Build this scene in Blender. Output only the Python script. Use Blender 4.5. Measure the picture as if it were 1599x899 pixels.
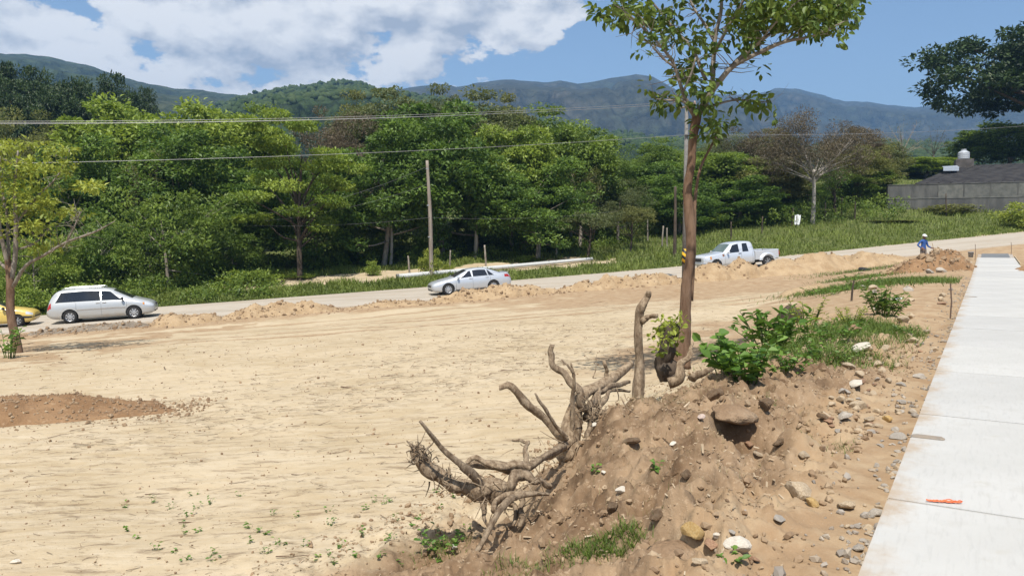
import bpy, bmesh, math, random
import numpy as np
from mathutils import Vector, Matrix, noise as mnoise

for o in list(bpy.data.objects): bpy.data.objects.remove(o)
S = bpy.context.scene
C = S.collection
R = math.radians

# ------------------------------------------------------------------ camera
FPX, HY, EYE = 1231.0, 374.0, 1.5          # focal length in photo pixels, horizon row, eye height
cam = bpy.data.cameras.new('camera'); co = bpy.data.objects.new('camera', cam); C.objects.link(co)
cam.sensor_width = 36.0; cam.lens = FPX/1599*36.0; cam.clip_start = .05; cam.clip_end = 40000
co.location = (0, 0, EYE); co.rotation_euler = (R(90)-math.atan((449.5-HY)/FPX), 0, 0)
S.camera = co

# ------------------------------------------------------------------ world, sun, exposure
SUN_EL, SUN_AZ = R(60), math.atan2(-.04, -1.)
sunv = Vector((math.sin(SUN_AZ)*math.cos(SUN_EL), math.cos(SUN_AZ)*math.cos(SUN_EL), math.sin(SUN_EL)))
W = bpy.data.worlds.new('World'); S.world = W; W.use_nodes = True
wt = W.node_tree; wt.nodes.clear()
def wn(t, **k):
    n = wt.nodes.new(t)
    for a, b in k.items(): setattr(n, a, b)
    return n
def wmath(op, a, b=None, c=None, clamp=False):
    n = wn('ShaderNodeMath', operation=op, use_clamp=clamp)
    for i, v in enumerate((a, b, c)):
        if v is None: continue
        if isinstance(v, (int, float)): n.inputs[i].default_value = v
        else: wt.links.new(v, n.inputs[i])
    return n.outputs[0]
def wramp(v, lo, hi, a=0., b=1.):
    n = wn('ShaderNodeMapRange', interpolation_type='SMOOTHSTEP')
    wt.links.new(v, n.inputs[0])
    for i, x in enumerate((lo, hi, a, b)): n.inputs[i+1].default_value = x
    return n.outputs[0]
sky = wn('ShaderNodeTexSky', sky_type='NISHITA', sun_disc=False)
sky.sun_elevation = SUN_EL; sky.sun_rotation = SUN_AZ; sky.altitude = 50; sky.air_density = 1.0; sky.dust_density = .7; sky.ozone_density = 1.6
tc = wn('ShaderNodeTexCoord'); sep = wn('ShaderNodeSeparateXYZ'); wt.links.new(tc.outputs['Generated'], sep.inputs[0])
def cloud_noise(off, scale, detail, rough):
    m = wn('ShaderNodeMapping'); wt.links.new(tc.outputs['Generated'], m.inputs[0])
    m.inputs['Location'].default_value = off; m.inputs['Scale'].default_value = (1, 1, 1.75)
    n = wn('ShaderNodeTexNoise'); wt.links.new(m.outputs[0], n.inputs[0])
    n.inputs['Scale'].default_value = scale; n.inputs['Detail'].default_value = detail; n.inputs['Roughness'].default_value = rough
    return n.outputs[0]
OFF = np.array((2.31, .47, .12))
big = cloud_noise(tuple(OFF), 6.0, 12, .56)
lit = cloud_noise(tuple(OFF+np.array((-.012, -.008, .036))), 6.0, 7, .56)
shade = cloud_noise((7.1, 3.3, 1.9), 4.0, 4, .5)
side = wramp(sep.outputs[0], .22, -.10)                       # cumulus bank stands on the left-hand side of the sky
cov = wmath('ADD', big, wmath('MULTIPLY', side, .31))
dens = wramp(cov, .712, .745)
light = wmath('ADD', wmath('MULTIPLY', wmath('SUBTRACT', big, lit), 7.0), .86)
light = wmath('SUBTRACT', light, wmath('MULTIPLY', wramp(cov, .83, 1.02), .55))
light = wmath('ADD', light, wmath('MULTIPLY', wmath('SUBTRACT', shade, .5), .5), clamp=True)
mixc = wn('ShaderNodeMix', data_type='RGBA'); wt.links.new(light, mixc.inputs[0])
mixc.inputs[6].default_value = (.44, .48, .55, 1); mixc.inputs[7].default_value = (1.0, .985, .96, 1)
bg1 = wn('ShaderNodeBackground'); bg2 = wn('ShaderNodeBackground'); ms = wn('ShaderNodeMixShader'); wo = wn('ShaderNodeOutputWorld')
wt.links.new(sky.outputs[0], bg1.inputs[0]); bg1.inputs[1].default_value = .105
wt.links.new(mixc.outputs[2], bg2.inputs[0]); bg2.inputs[1].default_value = .80
wt.links.new(dens, ms.inputs[0]); wt.links.new(bg1.outputs[0], ms.inputs[1]); wt.links.new(bg2.outputs[0], ms.inputs[2]); wt.links.new(ms.outputs[0], wo.inputs[0])
sl = bpy.data.lights.new('sun', 'SUN'); sl.energy = 5.0; sl.angle = R(.5); sl.color = (1, .955, .89)
so = bpy.data.objects.new('sun', sl); C.objects.link(so); so.rotation_euler = (-sunv).to_track_quat('-Z', 'Y').to_euler()
S.view_settings.view_transform = 'Standard'; S.view_settings.look = 'None'; S.view_settings.exposure = 0.45; S.view_settings.gamma = 1
S.view_settings.use_curve_mapping = False
S.cycles.max_bounces = 7; S.cycles.diffuse_bounces = 3; S.cycles.glossy_bounces = 2; S.cycles.transmission_bounces = 3; S.cycles.volume_bounces = 0; S.cycles.transparent_max_bounces = 8

# ------------------------------------------------------------------ materials
MATS = {}
class NT:
    def __init__(s, name):
        s.m = bpy.data.materials.new(name); s.m.use_nodes = True; s.t = s.m.node_tree; s.t.nodes.clear()
        s.out = s.n('ShaderNodeOutputMaterial'); MATS[name] = s.m
    def n(s, t, **k):
        x = s.t.nodes.new(t)
        for a, b in k.items(): setattr(x, a, b)
        return x
    def l(s, a, b): s.t.links.new(a, b)
    def put(s, sock, v):
        if isinstance(v, (int, float)): sock.default_value = v
        elif isinstance(v, tuple): sock.default_value = (v+(1,)) if len(v) == 3 and sock.type == 'RGBA' else v
        else: s.l(v, sock)
    def math(s, op, a, b=0., clamp=False):
        x = s.n('ShaderNodeMath', operation=op, use_clamp=clamp); s.put(x.inputs[0], a); s.put(x.inputs[1], b); return x.outputs[0]
    def coord(s, kind='Object', scale=(1, 1, 1), rot=(0, 0, 0)):
        c = s.n('ShaderNodeTexCoord'); m = s.n('ShaderNodeMapping'); s.l(c.outputs[kind], m.inputs[0])
        m.inputs['Scale'].default_value = scale; m.inputs['Rotation'].default_value = rot; return m.outputs[0]
    def noise(s, vec, scale, detail=4, rough=.55, fac=True):
        x = s.n('ShaderNodeTexNoise'); s.l(vec, x.inputs[0]); x.inputs['Scale'].default_value = scale
        x.inputs['Detail'].default_value = detail; x.inputs['Roughness'].default_value = rough; return x.outputs[0 if fac else 1]
    def voro(s, vec, scale, feat='F1'):
        x = s.n('ShaderNodeTexVoronoi', feature=feat); s.l(vec, x.inputs[0]); x.inputs['Scale'].default_value = scale; return x.outputs[0]
    def ramp(s, v, lo, hi, a=0., b=1.):
        x = s.n('ShaderNodeMapRange', interpolation_type='SMOOTHSTEP'); s.l(v, x.inputs[0])
        for i, k in enumerate((lo, hi, a, b)): x.inputs[i+1].default_value = k
        return x.outputs[0]
    def mix(s, f, a, b, mode='MIX'):
        x = s.n('ShaderNodeMix', data_type='RGBA', blend_type=mode); s.put(x.inputs[0], f); s.put(x.inputs[6], a); s.put(x.inputs[7], b); return x.outputs[2]
    def attr(s, name, o='Fac'):
        x = s.n('ShaderNodeAttribute', attribute_name=name); return x.outputs[o]
    def bump(s, h, strength=.5, dist=.02, nrm=None):
        x = s.n('ShaderNodeBump'); s.l(h, x.inputs['Height']); x.inputs['Strength'].default_value = strength; x.inputs['Distance'].default_value = dist
        if nrm is not None: s.l(nrm, x.inputs['Normal'])
        return x.outputs[0]
    def bsdf(s, col, rough=.8, nrm=None, metal=0., spec=.3, coat=0.):
        x = s.n('ShaderNodeBsdfPrincipled'); s.put(x.inputs['Base Color'], col); s.put(x.inputs['Roughness'], rough)
        s.put(x.inputs['Metallic'], metal); s.put(x.inputs['Specular IOR Level'], spec); s.put(x.inputs['Coat Weight'], coat)
        x.inputs['Coat Roughness'].default_value = .08
        if nrm is not None: s.l(nrm, x.inputs['Normal'])
        return x.outputs[0]
    def fin(s, sh): s.l(sh, s.out.inputs[0]); return s.m

def mottled(name, c1, c2, scale, rough=.9, bump=.5, dist=.02, detail=6, spec=.25, bscale=None, stretch=(1, 1, 1), metal=0., c3=None):
    m = NT(name); v = m.coord('Object', stretch)
    f = m.noise(v, scale, detail, .6); col = m.mix(m.ramp(f, .33, .67), c1, c2)
    if c3: col = m.mix(m.ramp(m.noise(v, scale*3.7, 5, .65), .58, .7), col, c3)
    oi = m.n('ShaderNodeObjectInfo'); col = m.mix(.5, col, m.mix(oi.outputs['Random'], (.72, .72, .72), (1.25, 1.22, 1.15)), 'MULTIPLY')
    nr = m.bump(m.noise(v, bscale or scale*4, 5, .65), bump, dist)
    return m.fin(m.bsdf(col, rough, nr, spec=spec, metal=metal))

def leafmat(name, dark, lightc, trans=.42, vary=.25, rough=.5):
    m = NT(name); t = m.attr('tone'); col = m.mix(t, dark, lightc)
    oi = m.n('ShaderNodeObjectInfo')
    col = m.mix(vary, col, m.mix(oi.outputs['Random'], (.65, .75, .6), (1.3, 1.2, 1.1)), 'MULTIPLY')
    d = m.bsdf(col, rough, spec=.35)
    tr = m.n('ShaderNodeBsdfTranslucent'); m.l(m.mix(.6, col, (1.0, 1.0, .35), 'MULTIPLY'), tr.inputs[0])
    mx = m.n('ShaderNodeMixShader'); mx.inputs[0].default_value = trans; m.l(d, mx.inputs[1]); m.l(tr.outputs[0], mx.inputs[2])
    return m.fin(mx.outputs[0])

def paint(name, col, metal=.35, rough=.32, coat=.6, dust=.35, dustc=(.42, .34, .24)):
    m = NT(name); v = m.coord('Object'); sp = m.n('ShaderNodeSeparateXYZ'); m.l(v, sp.inputs[0])
    f = m.math('MULTIPLY', m.ramp(sp.outputs[2], .75, .2), m.ramp(m.noise(v, 3, 5, .6), .25, .75))   # road dust on the sills and bumpers
    f = m.math('MULTIPLY', f, dust)
    c = m.mix(f, col, dustc)
    return m.fin(m.bsdf(c, m.math('ADD', m.math('MULTIPLY', f, .4), rough), None, metal, .5, coat))

def plain(name, col, rough=.5, metal=0., spec=.4):
    m = NT(name); v = m.coord('Object'); f = m.noise(v, 7, 4, .6)
    return m.fin(m.bsdf(m.mix(f, tuple(x*.82 for x in col), tuple(min(1, x*1.15) for x in col)), rough, None, metal, spec))

# ------------------------------------------------------------------ numpy helpers
def _h(ix, iy, seed):
    h = (ix.astype(np.int64)*374761393 + iy.astype(np.int64)*668265263 + seed*974634777) & 0xffffffff
    h = ((h ^ (h >> 13))*1274126177) & 0xffffffff
    h = ((h ^ (h >> 16))*2246822519) & 0xffffffff
    return (h ^ (h >> 15)) & 0xffffffff
def pn(x, y, seed=0):
    x = np.asarray(x, float); y = np.asarray(y, float)
    x0 = np.floor(x); y0 = np.floor(y); fx = x-x0; fy = y-y0
    ux = fx*fx*fx*(fx*(fx*6-15)+10); uy = fy*fy*fy*(fy*(fy*6-15)+10)
    def g(i, j):
        a = _h(x0+i, y0+j, seed)*(2*np.pi/4294967296.0); return np.cos(a)*(fx-i)+np.sin(a)*(fy-j)
    a = g(0, 0); b = g(1, 0); c = g(0, 1); d = g(1, 1)
    return 1.5*((a+(b-a)*ux)*(1-uy)+(c+(d-c)*ux)*uy)
def fbm(x, y, f, oct=4, seed=0, gain=.5, ridged=False):
    r = 0.; a = 1.
    for i in range(oct):
        n = pn(x*f+13.7*i, y*f-7.3*i, seed+i*17)
        r = r + a*((1-2*np.abs(n)) if ridged else n); f *= 2.03; a *= gain
    return r
def sst(x, a, b):
    t = np.clip((x-a)/(b-a), 0, 1); return t*t*(3-2*t)

def mk(name, V, F, mat=None, parent=None, smooth=False, tone=None, attrs=None, mi=None):
    """one mesh object from numpy verts and a list of face index arrays"""
    V = np.asarray(V, float).reshape(-1, 3)
    if isinstance(F, np.ndarray): F = [F]
    F = [np.asarray(f, np.int32) for f in F if len(f)]
    me = bpy.data.meshes.new(name)
    me.vertices.add(len(V)); me.vertices.foreach_set('co', V.ravel())
    nl = sum(f.size for f in F); npoly = sum(len(f) for f in F)
    me.loops.add(nl); me.polygons.add(npoly)
    me.loops.foreach_set('vertex_index', np.concatenate([f.ravel() for f in F]))
    tot = np.concatenate([np.full(len(f), f.shape[1], np.int32) for f in F])
    st = np.concatenate([[0], np.cumsum(tot)[:-1]]).astype(np.int32)
    me.polygons.foreach_set('loop_start', st); me.polygons.foreach_set('loop_total', tot)
    me.polygons.foreach_set('use_smooth', np.full(npoly, bool(smooth)))
    if mi is not None: me.polygons.foreach_set('material_index', np.asarray(mi, np.int32))
    me.update(calc_edges=True)
    if tone is not None:
        a = me.attributes.new('tone', 'FLOAT', 'POINT'); a.data.foreach_set('value', np.asarray(tone, np.float32))
    for k, arr in (attrs or {}).items():
        a = me.attributes.new(k, 'FLOAT_COLOR', 'POINT'); a.data.foreach_set('color', np.asarray(arr, np.float32).ravel())
    for mm in (mat if isinstance(mat, (list, tuple)) else [mat]):
        if mm is not None: me.materials.append(MATS[mm] if isinstance(mm, str) else mm)
    o = bpy.data.objects.new(name, me); C.objects.link(o)
    if parent: o.parent = parent
    return o
class MB:
    """collects pieces of one mesh"""
    def __init__(s): s.V = []; s.F = {}; s.n = 0; s.T = []
    def add(s, V, F, tone=None):
        V = np.asarray(V, float).reshape(-1, 3)
        for f in (F if isinstance(F, list) else [F]):
            f = np.asarray(f, np.int64)
            if f.size: s.F.setdefault(f.shape[1], []).append(f+s.n)
        s.V.append(V); s.n += len(V); s.T.append(np.full(len(V), .5) if tone is None else np.broadcast_to(np.asarray(tone, float), (len(V),)))
        return s
    def build(s, name, mat, parent=None, smooth=False, tone=False):
        return mk(name, np.concatenate(s.V), [np.concatenate(f) for f in s.F.values()], mat, parent, smooth, np.concatenate(s.T) if tone else None)
def tube(P, rad, k=8, wob=0., seed=0, cap=True, ridge=0.):
    P = np.asarray(P, float); n = len(P); rad = np.broadcast_to(np.asarray(rad, float), (n,))
    T = np.gradient(P, axis=0); T /= np.linalg.norm(T, axis=1)[:, None]+1e-9
    ref = np.array((0, 0, 1.)) if abs(T[0, 2]) < .8 else np.array((1., 0, 0))
    A = np.zeros((n, 3)); a = np.cross(T[0], ref)
    for i in range(n):
        a = a-T[i]*a.dot(T[i]); a /= np.linalg.norm(a)+1e-9; A[i] = a
    B = np.cross(T, A); th = np.arange(k)*2*np.pi/k
    rr = rad[:, None]*np.ones((1, k))
    if wob:
        rg = np.random.default_rng(seed); rr = rr*(1+wob*rg.normal(0, .5, (n, k))+wob*rg.normal(0, .6, (1, k)))
    if ridge:
        u = np.linspace(0, 1, n)[:, None]*n*.12; rr = rr*(1+ridge*(np.sin(3*th[None]+u+seed)+.7*np.sin(5*th[None]-1.7*u+2*seed)+.5*np.sin(8*th[None]+2.3*u)))
    V = P[:, None]+rr[..., None]*(np.cos(th)[None, :, None]*A[:, None]+np.sin(th)[None, :, None]*B[:, None])
    V = V.reshape(-1, 3); i, j = np.meshgrid(np.arange(n-1), np.arange(k), indexing='ij'); i = i.ravel(); j = j.ravel(); jn = (j+1) % k
    F = [np.stack([i*k+j, i*k+jn, (i+1)*k+jn, (i+1)*k+j], 1)]
    if cap:
        V = np.concatenate([V, P[:1], P[-1:]]); j = np.arange(k); jn = (j+1) % k; o = (n-1)*k
        F.append(np.concatenate([np.stack([np.full(k, n*k), jn, j], 1), np.stack([np.full(k, n*k+1), o+j, o+jn], 1)]))
    return V, F
def smooth_path(P, n=24):
    """Catmull-Rom through the control points (any number of columns)"""
    P = np.asarray(P, float)
    if len(P) < 3:
        return P[0]+(P[-1]-P[0])*np.linspace(0, 1, n)[:, None]
    Q = np.concatenate([[2*P[0]-P[1]], P, [2*P[-1]-P[-2]]]); out = []
    for u in np.linspace(0, len(P)-1-1e-6, n):
        i = int(u); t = u-i; a, b, c, d = Q[i], Q[i+1], Q[i+2], Q[i+3]
        out.append(.5*((2*b)+(c-a)*t+(2*a-5*b+4*c-d)*t*t+(3*b-a-3*c+d)*t**3))
    return np.array(out)
def limb(P, n=20, k=8, wob=.12, seed=0):
    """P rows: x, y, z, radius"""
    Q = smooth_path(P, n); return tube(Q[:, :3], np.maximum(Q[:, 3], .001), k, wob, seed)
def box(x0, x1, y0, y1, z0, z1):
    V = np.array([(x, y, z) for x in (x0, x1) for y in (y0, y1) for z in (z0, z1)], float)
    return V, np.array([(0, 1, 3, 2), (4, 6, 7, 5), (0, 4, 5, 1), (2, 3, 7, 6), (0, 2, 6, 4), (1, 5, 7, 3)])
def bevel_box(x0, x1, y0, y1, z0, z1, b):
    bm = bmesh.new(); V, F = box(x0, x1, y0, y1, z0, z1); vs = [bm.verts.new(v) for v in V]
    for f in F: bm.faces.new([vs[i] for i in f])
    bmesh.ops.recalc_face_normals(bm, faces=bm.faces); bmesh.ops.bevel(bm, geom=list(bm.edges), offset=b, segments=1, affect='EDGES')
    bm.verts.index_update(); V = np.array([v.co for v in bm.verts]); fs = {}
    for f in bm.faces: fs.setdefault(len(f.verts), []).append([v.index for v in f.verts])
    bm.free(); return V, [np.array(f) for f in fs.values()]
def ico(sub):
    bm = bmesh.new(); bmesh.ops.create_icosphere(bm, subdivisions=sub, radius=1); bm.verts.index_update()
    V = np.array([v.co for v in bm.verts]); F = np.array([[v.index for v in f.verts] for f in bm.faces]); bm.free(); return V, F
ICO1, ICO2, ICO3 = ico(1), ico(2), ico(3)
def rockmesh(seed, base=ICO3, flat=(1, .8, .6), chip=7):
    V, F = base; rg = np.random.default_rng(seed); V = V.copy()
    for k in range(chip):                                  # break planes off the ball
        d = rg.normal(size=3); d /= np.linalg.norm(d); h = rg.uniform(.45, .8); e = V@d-h; V -= np.maximum(e, 0)[:, None]*d*.93
    N = np.array([mnoise.fractal(Vector(v*1.7)+Vector((seed*3.1, 0, 0)), 1., 2., 4) for v in V]); V *= (1+.10*N)[:, None]
    return V*np.array(flat), F
def rotm(rg, n, tilt=np.pi, spread=None):
    """n random rotation matrices"""
    a = rg.uniform(0, 2*np.pi, n) if spread is None else rg.normal(.31, spread, n); b = rg.normal(0, tilt, n); c = rg.normal(0, tilt, n)
    z = np.zeros(n); o = np.ones(n)
    Rz = np.stack([np.cos(a), -np.sin(a), z, np.sin(a), np.cos(a), z, z, z, o], 1).reshape(-1, 3, 3)
    Rx = np.stack([o, z, z, z, np.cos(b), -np.sin(b), z, np.sin(b), np.cos(b)], 1).reshape(-1, 3, 3)
    Ry = np.stack([np.cos(c), z, np.sin(c), z, o, z, -np.sin(c), z, np.cos(c)], 1).reshape(-1, 3, 3)
    return Rz@Rx@Ry
def scatter(V, F, P, sc, Rm):
    n = len(P); k = len(V); sc = np.asarray(sc, float)
    if sc.ndim == 1: sc = sc[:, None]*np.ones((1, 3))
    VV = np.einsum('nij,nkj->nki', Rm, V[None]*sc[:, None])+P[:, None]
    return VV.reshape(-1, 3), (F[None]+(np.arange(n)*k)[:, None, None]).reshape(-1, F.shape[1])
def leaves(P, D, N, L, Wd, fold=.18, six=False):
    """leaf blades: bases P, directions D, rough normals N, lengths L, widths Wd"""
    D = D/(np.linalg.norm(D, axis=1)[:, None]+1e-9); E = np.cross(D, N); E /= np.linalg.norm(E, axis=1)[:, None]+1e-9; U = np.cross(E, D)
    L = np.asarray(L)[:, None]; w = np.asarray(Wd)[:, None]*.5; n = len(P)
    if six:
        vs = [P, P+D*L*.38+E*w+U*w*fold*2, P+D*L*.72+E*w*.8+U*w*fold, P+D*L-U*L*.10, P+D*L*.72-E*w*.8+U*w*fold, P+D*L*.38-E*w+U*w*fold*2]
        V = np.stack(vs, 1).reshape(-1, 3); b = np.arange(n)[:, None]*6
        return V, np.concatenate([b+np.array((0, 1, 2, 3)), b+np.array((0, 3, 4, 5))]), 6
    vs = [P, P+D*L*.45+E*w+U*w*fold*2, P+D*L-U*L*.08, P+D*L*.45-E*w+U*w*fold*2]
    return np.stack(vs, 1).reshape(-1, 3), np.arange(n)[:, None]*4+np.arange(4), 4
def tag(o, label, cat, group=None):
    o['label'] = label; o['category'] = cat
    if group: o['group'] = group
    return o
def kind(o, k): o['kind'] = k; return o
def empty(name, loc, label=None, cat=None, group=None, rz=0, sc=None):
    o = bpy.data.objects.new(name, None); C.objects.link(o); o.location = loc; o.rotation_euler = (0, 0, rz); o.empty_display_size = .1
    if sc: o.scale = sc
    if label: tag(o, label, cat, group)
    return o
def copy_tree(o, parent=None):
    c = o.copy(); C.objects.link(c); c.parent = parent
    for ch in list(o.children): copy_tree(ch, c)
    return c

# ------------------------------------------------------------------ lie of the land
SU = np.array((.5145, .8575)); SN = np.array((-.8575, .5145)); S0 = np.array((-.52, 0.))
RU = np.array((.951, .309)); RN = np.array((-.309, .951)); R0 = np.array((0., 48.8))
RQ0, RQ1 = -2.5, 7.6                                       # near and far edge of the road across its own axis
def st_of(x, y):
    x = np.asarray(x, float); y = np.asarray(y, float); return (x-S0[0])*SN[0]+(y-S0[1])*SN[1], (x-S0[0])*SU[0]+(y-S0[1])*SU[1]
def st_xy(s, t): return S0[0]+s*SN[0]+t*SU[0], S0[1]+s*SN[1]+t*SU[1]
def aq_of(x, y):
    x = np.asarray(x, float); y = np.asarray(y, float); return x*RU[0]+(y-R0[1])*RU[1], x*RN[0]+(y-R0[1])*RN[1]
def aq_xy(a, q): return a*RU[0]+q*RN[0], R0[1]+a*RU[1]+q*RN[1]
_A = np.arange(-400., 401, 1.); _Z = np.interp(_A, (-400, -120, -60, -22.8, -2.7, 16.2, 42.3, 80, 160, 400), (-8, -7, -4.7, -2.83, -1.74, -.6, 1.5, 4.4, 8, 9))
_Z = np.convolve(np.pad(_Z, 8, mode='edge'), np.ones(17)/17, 'valid')
def zroad(a): return np.interp(a, _A, _Z)
def zwalk(t):
    u = np.clip(t-30, 0, 34); return .6*(u/35)**2+np.maximum(t-64, 0)*.03
PITS = []                                                   # hollows and lumps in the bank: x, y, radius, depth
def ground0(x, y):
    x = np.asarray(x, float); y = np.asarray(y, float); s, t = st_of(x, y); a, q = aq_of(x, y)
    zr = zroad(a); zf = -.78+.052*x-.022*y
    D = np.maximum(RQ0-q, 0)
    zf = zf+(zr-.07-zf)*sst(D, 17, 1.)
    e = np.maximum(q-RQ1, 0)
    rise = .11*np.minimum(e, 70)+.055*np.minimum(e, 45)*sst(x, 8, 42)+.02*np.clip(e-70, 0, 300)
    zf = np.where(q > RQ0, zr-.07+rise, zf)
    near = 1-sst(y, 60, 140)*0
    zs = zwalk(t)-.13
    wob = .35*pn(t*.45, s*.3, 5)
    lo = np.interp(t, (0, 4, 6.5, 9, 12, 40), (.2, .45, 1.9, 2.0, 1.3, 1.0))+wob
    hi = np.interp(t, (0, 4, 6.5, 9, 12, 40), (2.8, 3.1, 3.35, 3.5, 4.6, 9.0))+wob
    wb = 1-sst(s, lo, hi)
    crest = .10*np.exp(-((s-2.0-.1*np.sin(t*1.3))/.7)**2)*sst(t, 5.2, 7.0)*sst(t, 11.5, 8.2)
    zz = zf+(zs+crest-zf)*wb
    wq = sst(q, RQ0-7, RQ0)                                # the walk's shoulder dies out at the road
    return zz+(zf-zz)*wq
def ground(x, y, fine=True):
    x = np.asarray(x, float); y = np.asarray(y, float); z = ground0(x, y); s, t = st_of(x, y); a, q = aq_of(x, y); r = np.hypot(x, y)
    onroad = sst(q, RQ0-1.2, RQ0)*sst(q, RQ1+1.2, RQ1)
    walk = sst(s, .25, 0.)*sst(s, -2.45, -2.2)
    off = (1-onroad)*(1-walk)
    bank = sst(s, 4.6, 2.6)*sst(s, -6, 0)*sst(t, 26, 14)
    far = sst(r, 40, 20)
    z = z+off*(.07*fbm(x, y, .16, 3, 3)+.02*fbm(x, y, .8, 3, 4))
    if fine:
        z = z+off*far*((1-bank)*(.010*fbm(a, q*3.2, .9, 3, 8)+.007*fbm(x, y, 4.5, 3, 9)))
        lump = fbm(x, y, 1.5, 3, 21); rid = fbm(x, y, 3.2, 4, 22, .52, True)
        edge = sst(s, .15, .9)
        z = z+off*bank*(edge*(.10*lump+.066*rid)+(.25+.75*edge)*(.044*fbm(x, y, 6.5, 3, 23)+.016*fbm(x, y, 19, 2, 24)))
        z = z+off*(1-bank)*far*sst(r, 9.5, 6)*(.016*fbm(x, y, 3.3, 4, 31, .55, True)-.006)*sst(x, -3.5, -1)
    D = RQ0-q; rut = np.zeros_like(z)
    for c0, k0 in ((9.5, .0), (11.3, .0), (15.0, .05), (16.8, .05), (6.2, -.02)):
        rut = rut+np.exp(-((D-c0-k0*a-1.1*pn(a*.06, a*0+c0*0, 55))/.28)**2)
    z = z-off*(1-bank)*.035*np.clip(rut, 0, 1)*(D > 2)*sst(s, 3, 6)
    for (px, py, pr, pd) in PITS: z = z-pd*np.exp(-(((x-px)**2+(y-py)**2)/(pr*pr))**1.4)
    return z
def G(x, y): return float(ground(np.array([x]), np.array([y]))[0])
def ray(px, py, Y): return np.array(((px-799.5)/FPX*Y, Y, EYE+(HY-py)/FPX*Y))   # photo pixel at depth Y -> place
_YY = np.geomspace(2.2, 160, 2600)
def hit(px, py):
    """where the line of sight through a photo pixel meets the ground"""
    x = (px-799.5)/FPX*_YY; z = EYE+(HY-py)/FPX*_YY; below = np.nonzero(z < ground(x, _YY))[0]
    i = below[0] if len(below) else len(_YY)-1
    return np.array((x[i], _YY[i], G(x[i], _YY[i])))
for (px, py, rad, d) in ((1168, 672, .20, .40), (1174, 700, .19, .24), (1078, 846, .14, .26), (1160, 645, .26, -.06), (1070, 822, .22, -.06), (822, 792, .14, .14), (1000, 790, .12, .07), (1060, 800, .13, -.13), (1110, 742, .2, -.07), (930, 760, .2, .06), (1180, 620, .22, -.07), (1270, 640, .18, .08), (930, 640, .2, -.05)):
    h = hit(px, py); PITS.append((h[0], h[1], rad, d))
# ------------------------------------------------------------------ ground sheet
SAND1, SAND2, SAND3 = (0.441, 0.350, 0.226), (0.369, 0.284, 0.171), (0.484, 0.401, 0.281)
def soilmat():
    m = NT('soil'); v = m.coord('Object'); sc = m.n('ShaderNodeAttribute', attribute_name='soil'); sp = m.n('ShaderNodeSeparateColor'); m.l(sc.outputs['Color'], sp.inputs[0])
    bankw, orange, green = sp.outputs[0], sp.outputs[1], sp.outputs[2]; streak = sc.outputs['Alpha']
    va = m.coord('Object', (.4, 1.5, 1), (0, 0, R(-18)))
    n1 = m.noise(v, .35, 5, .6); n2 = m.noise(v, 2.6, 6, .62); n3 = m.noise(v, 22, 5, .7); n4 = m.noise(va, 3.2, 8, .72); n5 = m.noise(v, 75, 3, .7)
    sand = m.mix(m.ramp(n1, .35, .65), SAND1, SAND2)
    sand = m.mix(m.ramp(n4, .35, .75), sand, SAND3)
    sand = m.mix(m.math('MULTIPLY', m.ramp(n2, .55, .72), .35), sand, (0.319, 0.228, 0.125))
    tan = m.mix(m.ramp(n2, .35, .65), (.285, .190, .108), (.365, .268, .165))
    col = m.mix(m.ramp(m.math('ADD', orange, m.math('MULTIPLY', m.math('SUBTRACT', n2, .5), .8)), .3, .7), sand, tan)
    brown = m.mix(m.ramp(n2, .36, .64), (.175, .112, .064), (.285, .198, .120))
    brown = m.mix(m.ramp(n3, .55, .7), brown, (.39, .29, .19))
    brown = m.mix(m.math('MULTIPLY', m.ramp(m.noise(v, 1.7, 5, .6), .50, .64), .75), brown, (.095, .056, .030))   # damp freshly turned soil
    col = m.mix(m.ramp(m.math('ADD', bankw, m.math('MULTIPLY', m.math('SUBTRACT', n2, .5), .7)), .3, .75), col, brown)
    grn = m.mix(m.ramp(n2, .35, .65), (.050, .072, .016), (.12, .135, .04)); grn = m.mix(m.ramp(n3, .52, .7), grn, (.17, .145, .065))
    col = m.mix(m.ramp(m.math('ADD', green, m.math('MULTIPLY', m.math('SUBTRACT', n2, .5), .6)), .35, .65), col, grn)
    # dark plant litter ground into wheel tracks and graded lines
    lit = m.math('MULTIPLY', m.ramp(m.noise(va, 5.5, 6, .7), .52, .66), streak)
    col = m.mix(m.math('MULTIPLY', lit, .72), col, (.125, .08, .045))
    speck = m.math('MULTIPLY', m.ramp(n3, .62, .72), .42); col = m.mix(speck, col, (.22, .145, .08))
    col = m.mix(m.math('MULTIPLY', m.ramp(n5, .6, .75), .3), col, (0.593, 0.502, 0.365))
    h = m.math('ADD', m.math('MULTIPLY', n3, .55), m.math('MULTIPLY', n5, .3)); h = m.math('ADD', h, m.math('MULTIPLY', m.noise(va, 5, 5, .65), .7))
    return m.fin(m.bsdf(col, .95, m.bump(h, .75, .022), spec=.12))
soilmat()
ang = np.concatenate([np.radians(np.linspace(-40, 40, 490)), np.radians(np.arange(44, 320, 4.))])   # finer where the view needs detail
ang = np.append(ang, ang[0]+2*np.pi)
rad = np.concatenate([[.02, .3, .7], np.geomspace(1.3, 150, 560), np.geomspace(160, 4600, 34)])
AA, RR = np.meshgrid(ang, rad); X = RR*np.sin(AA); Y = RR*np.cos(AA); Z = ground(X, Y)
Z = np.clip(Z, -10, np.where(RR > 260, 9, 60))
s_, t_ = st_of(X, Y); a_, q_ = aq_of(X, Y); n_ = fbm(X, Y, .5, 3, 41)
bankw = sst(s_+n_*.5, 4.0, 2.5)*sst(s_+.6*n_, .15, 1.3)*sst(t_+n_, 13.5, 9.5)*sst(t_, -2, 3)
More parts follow.
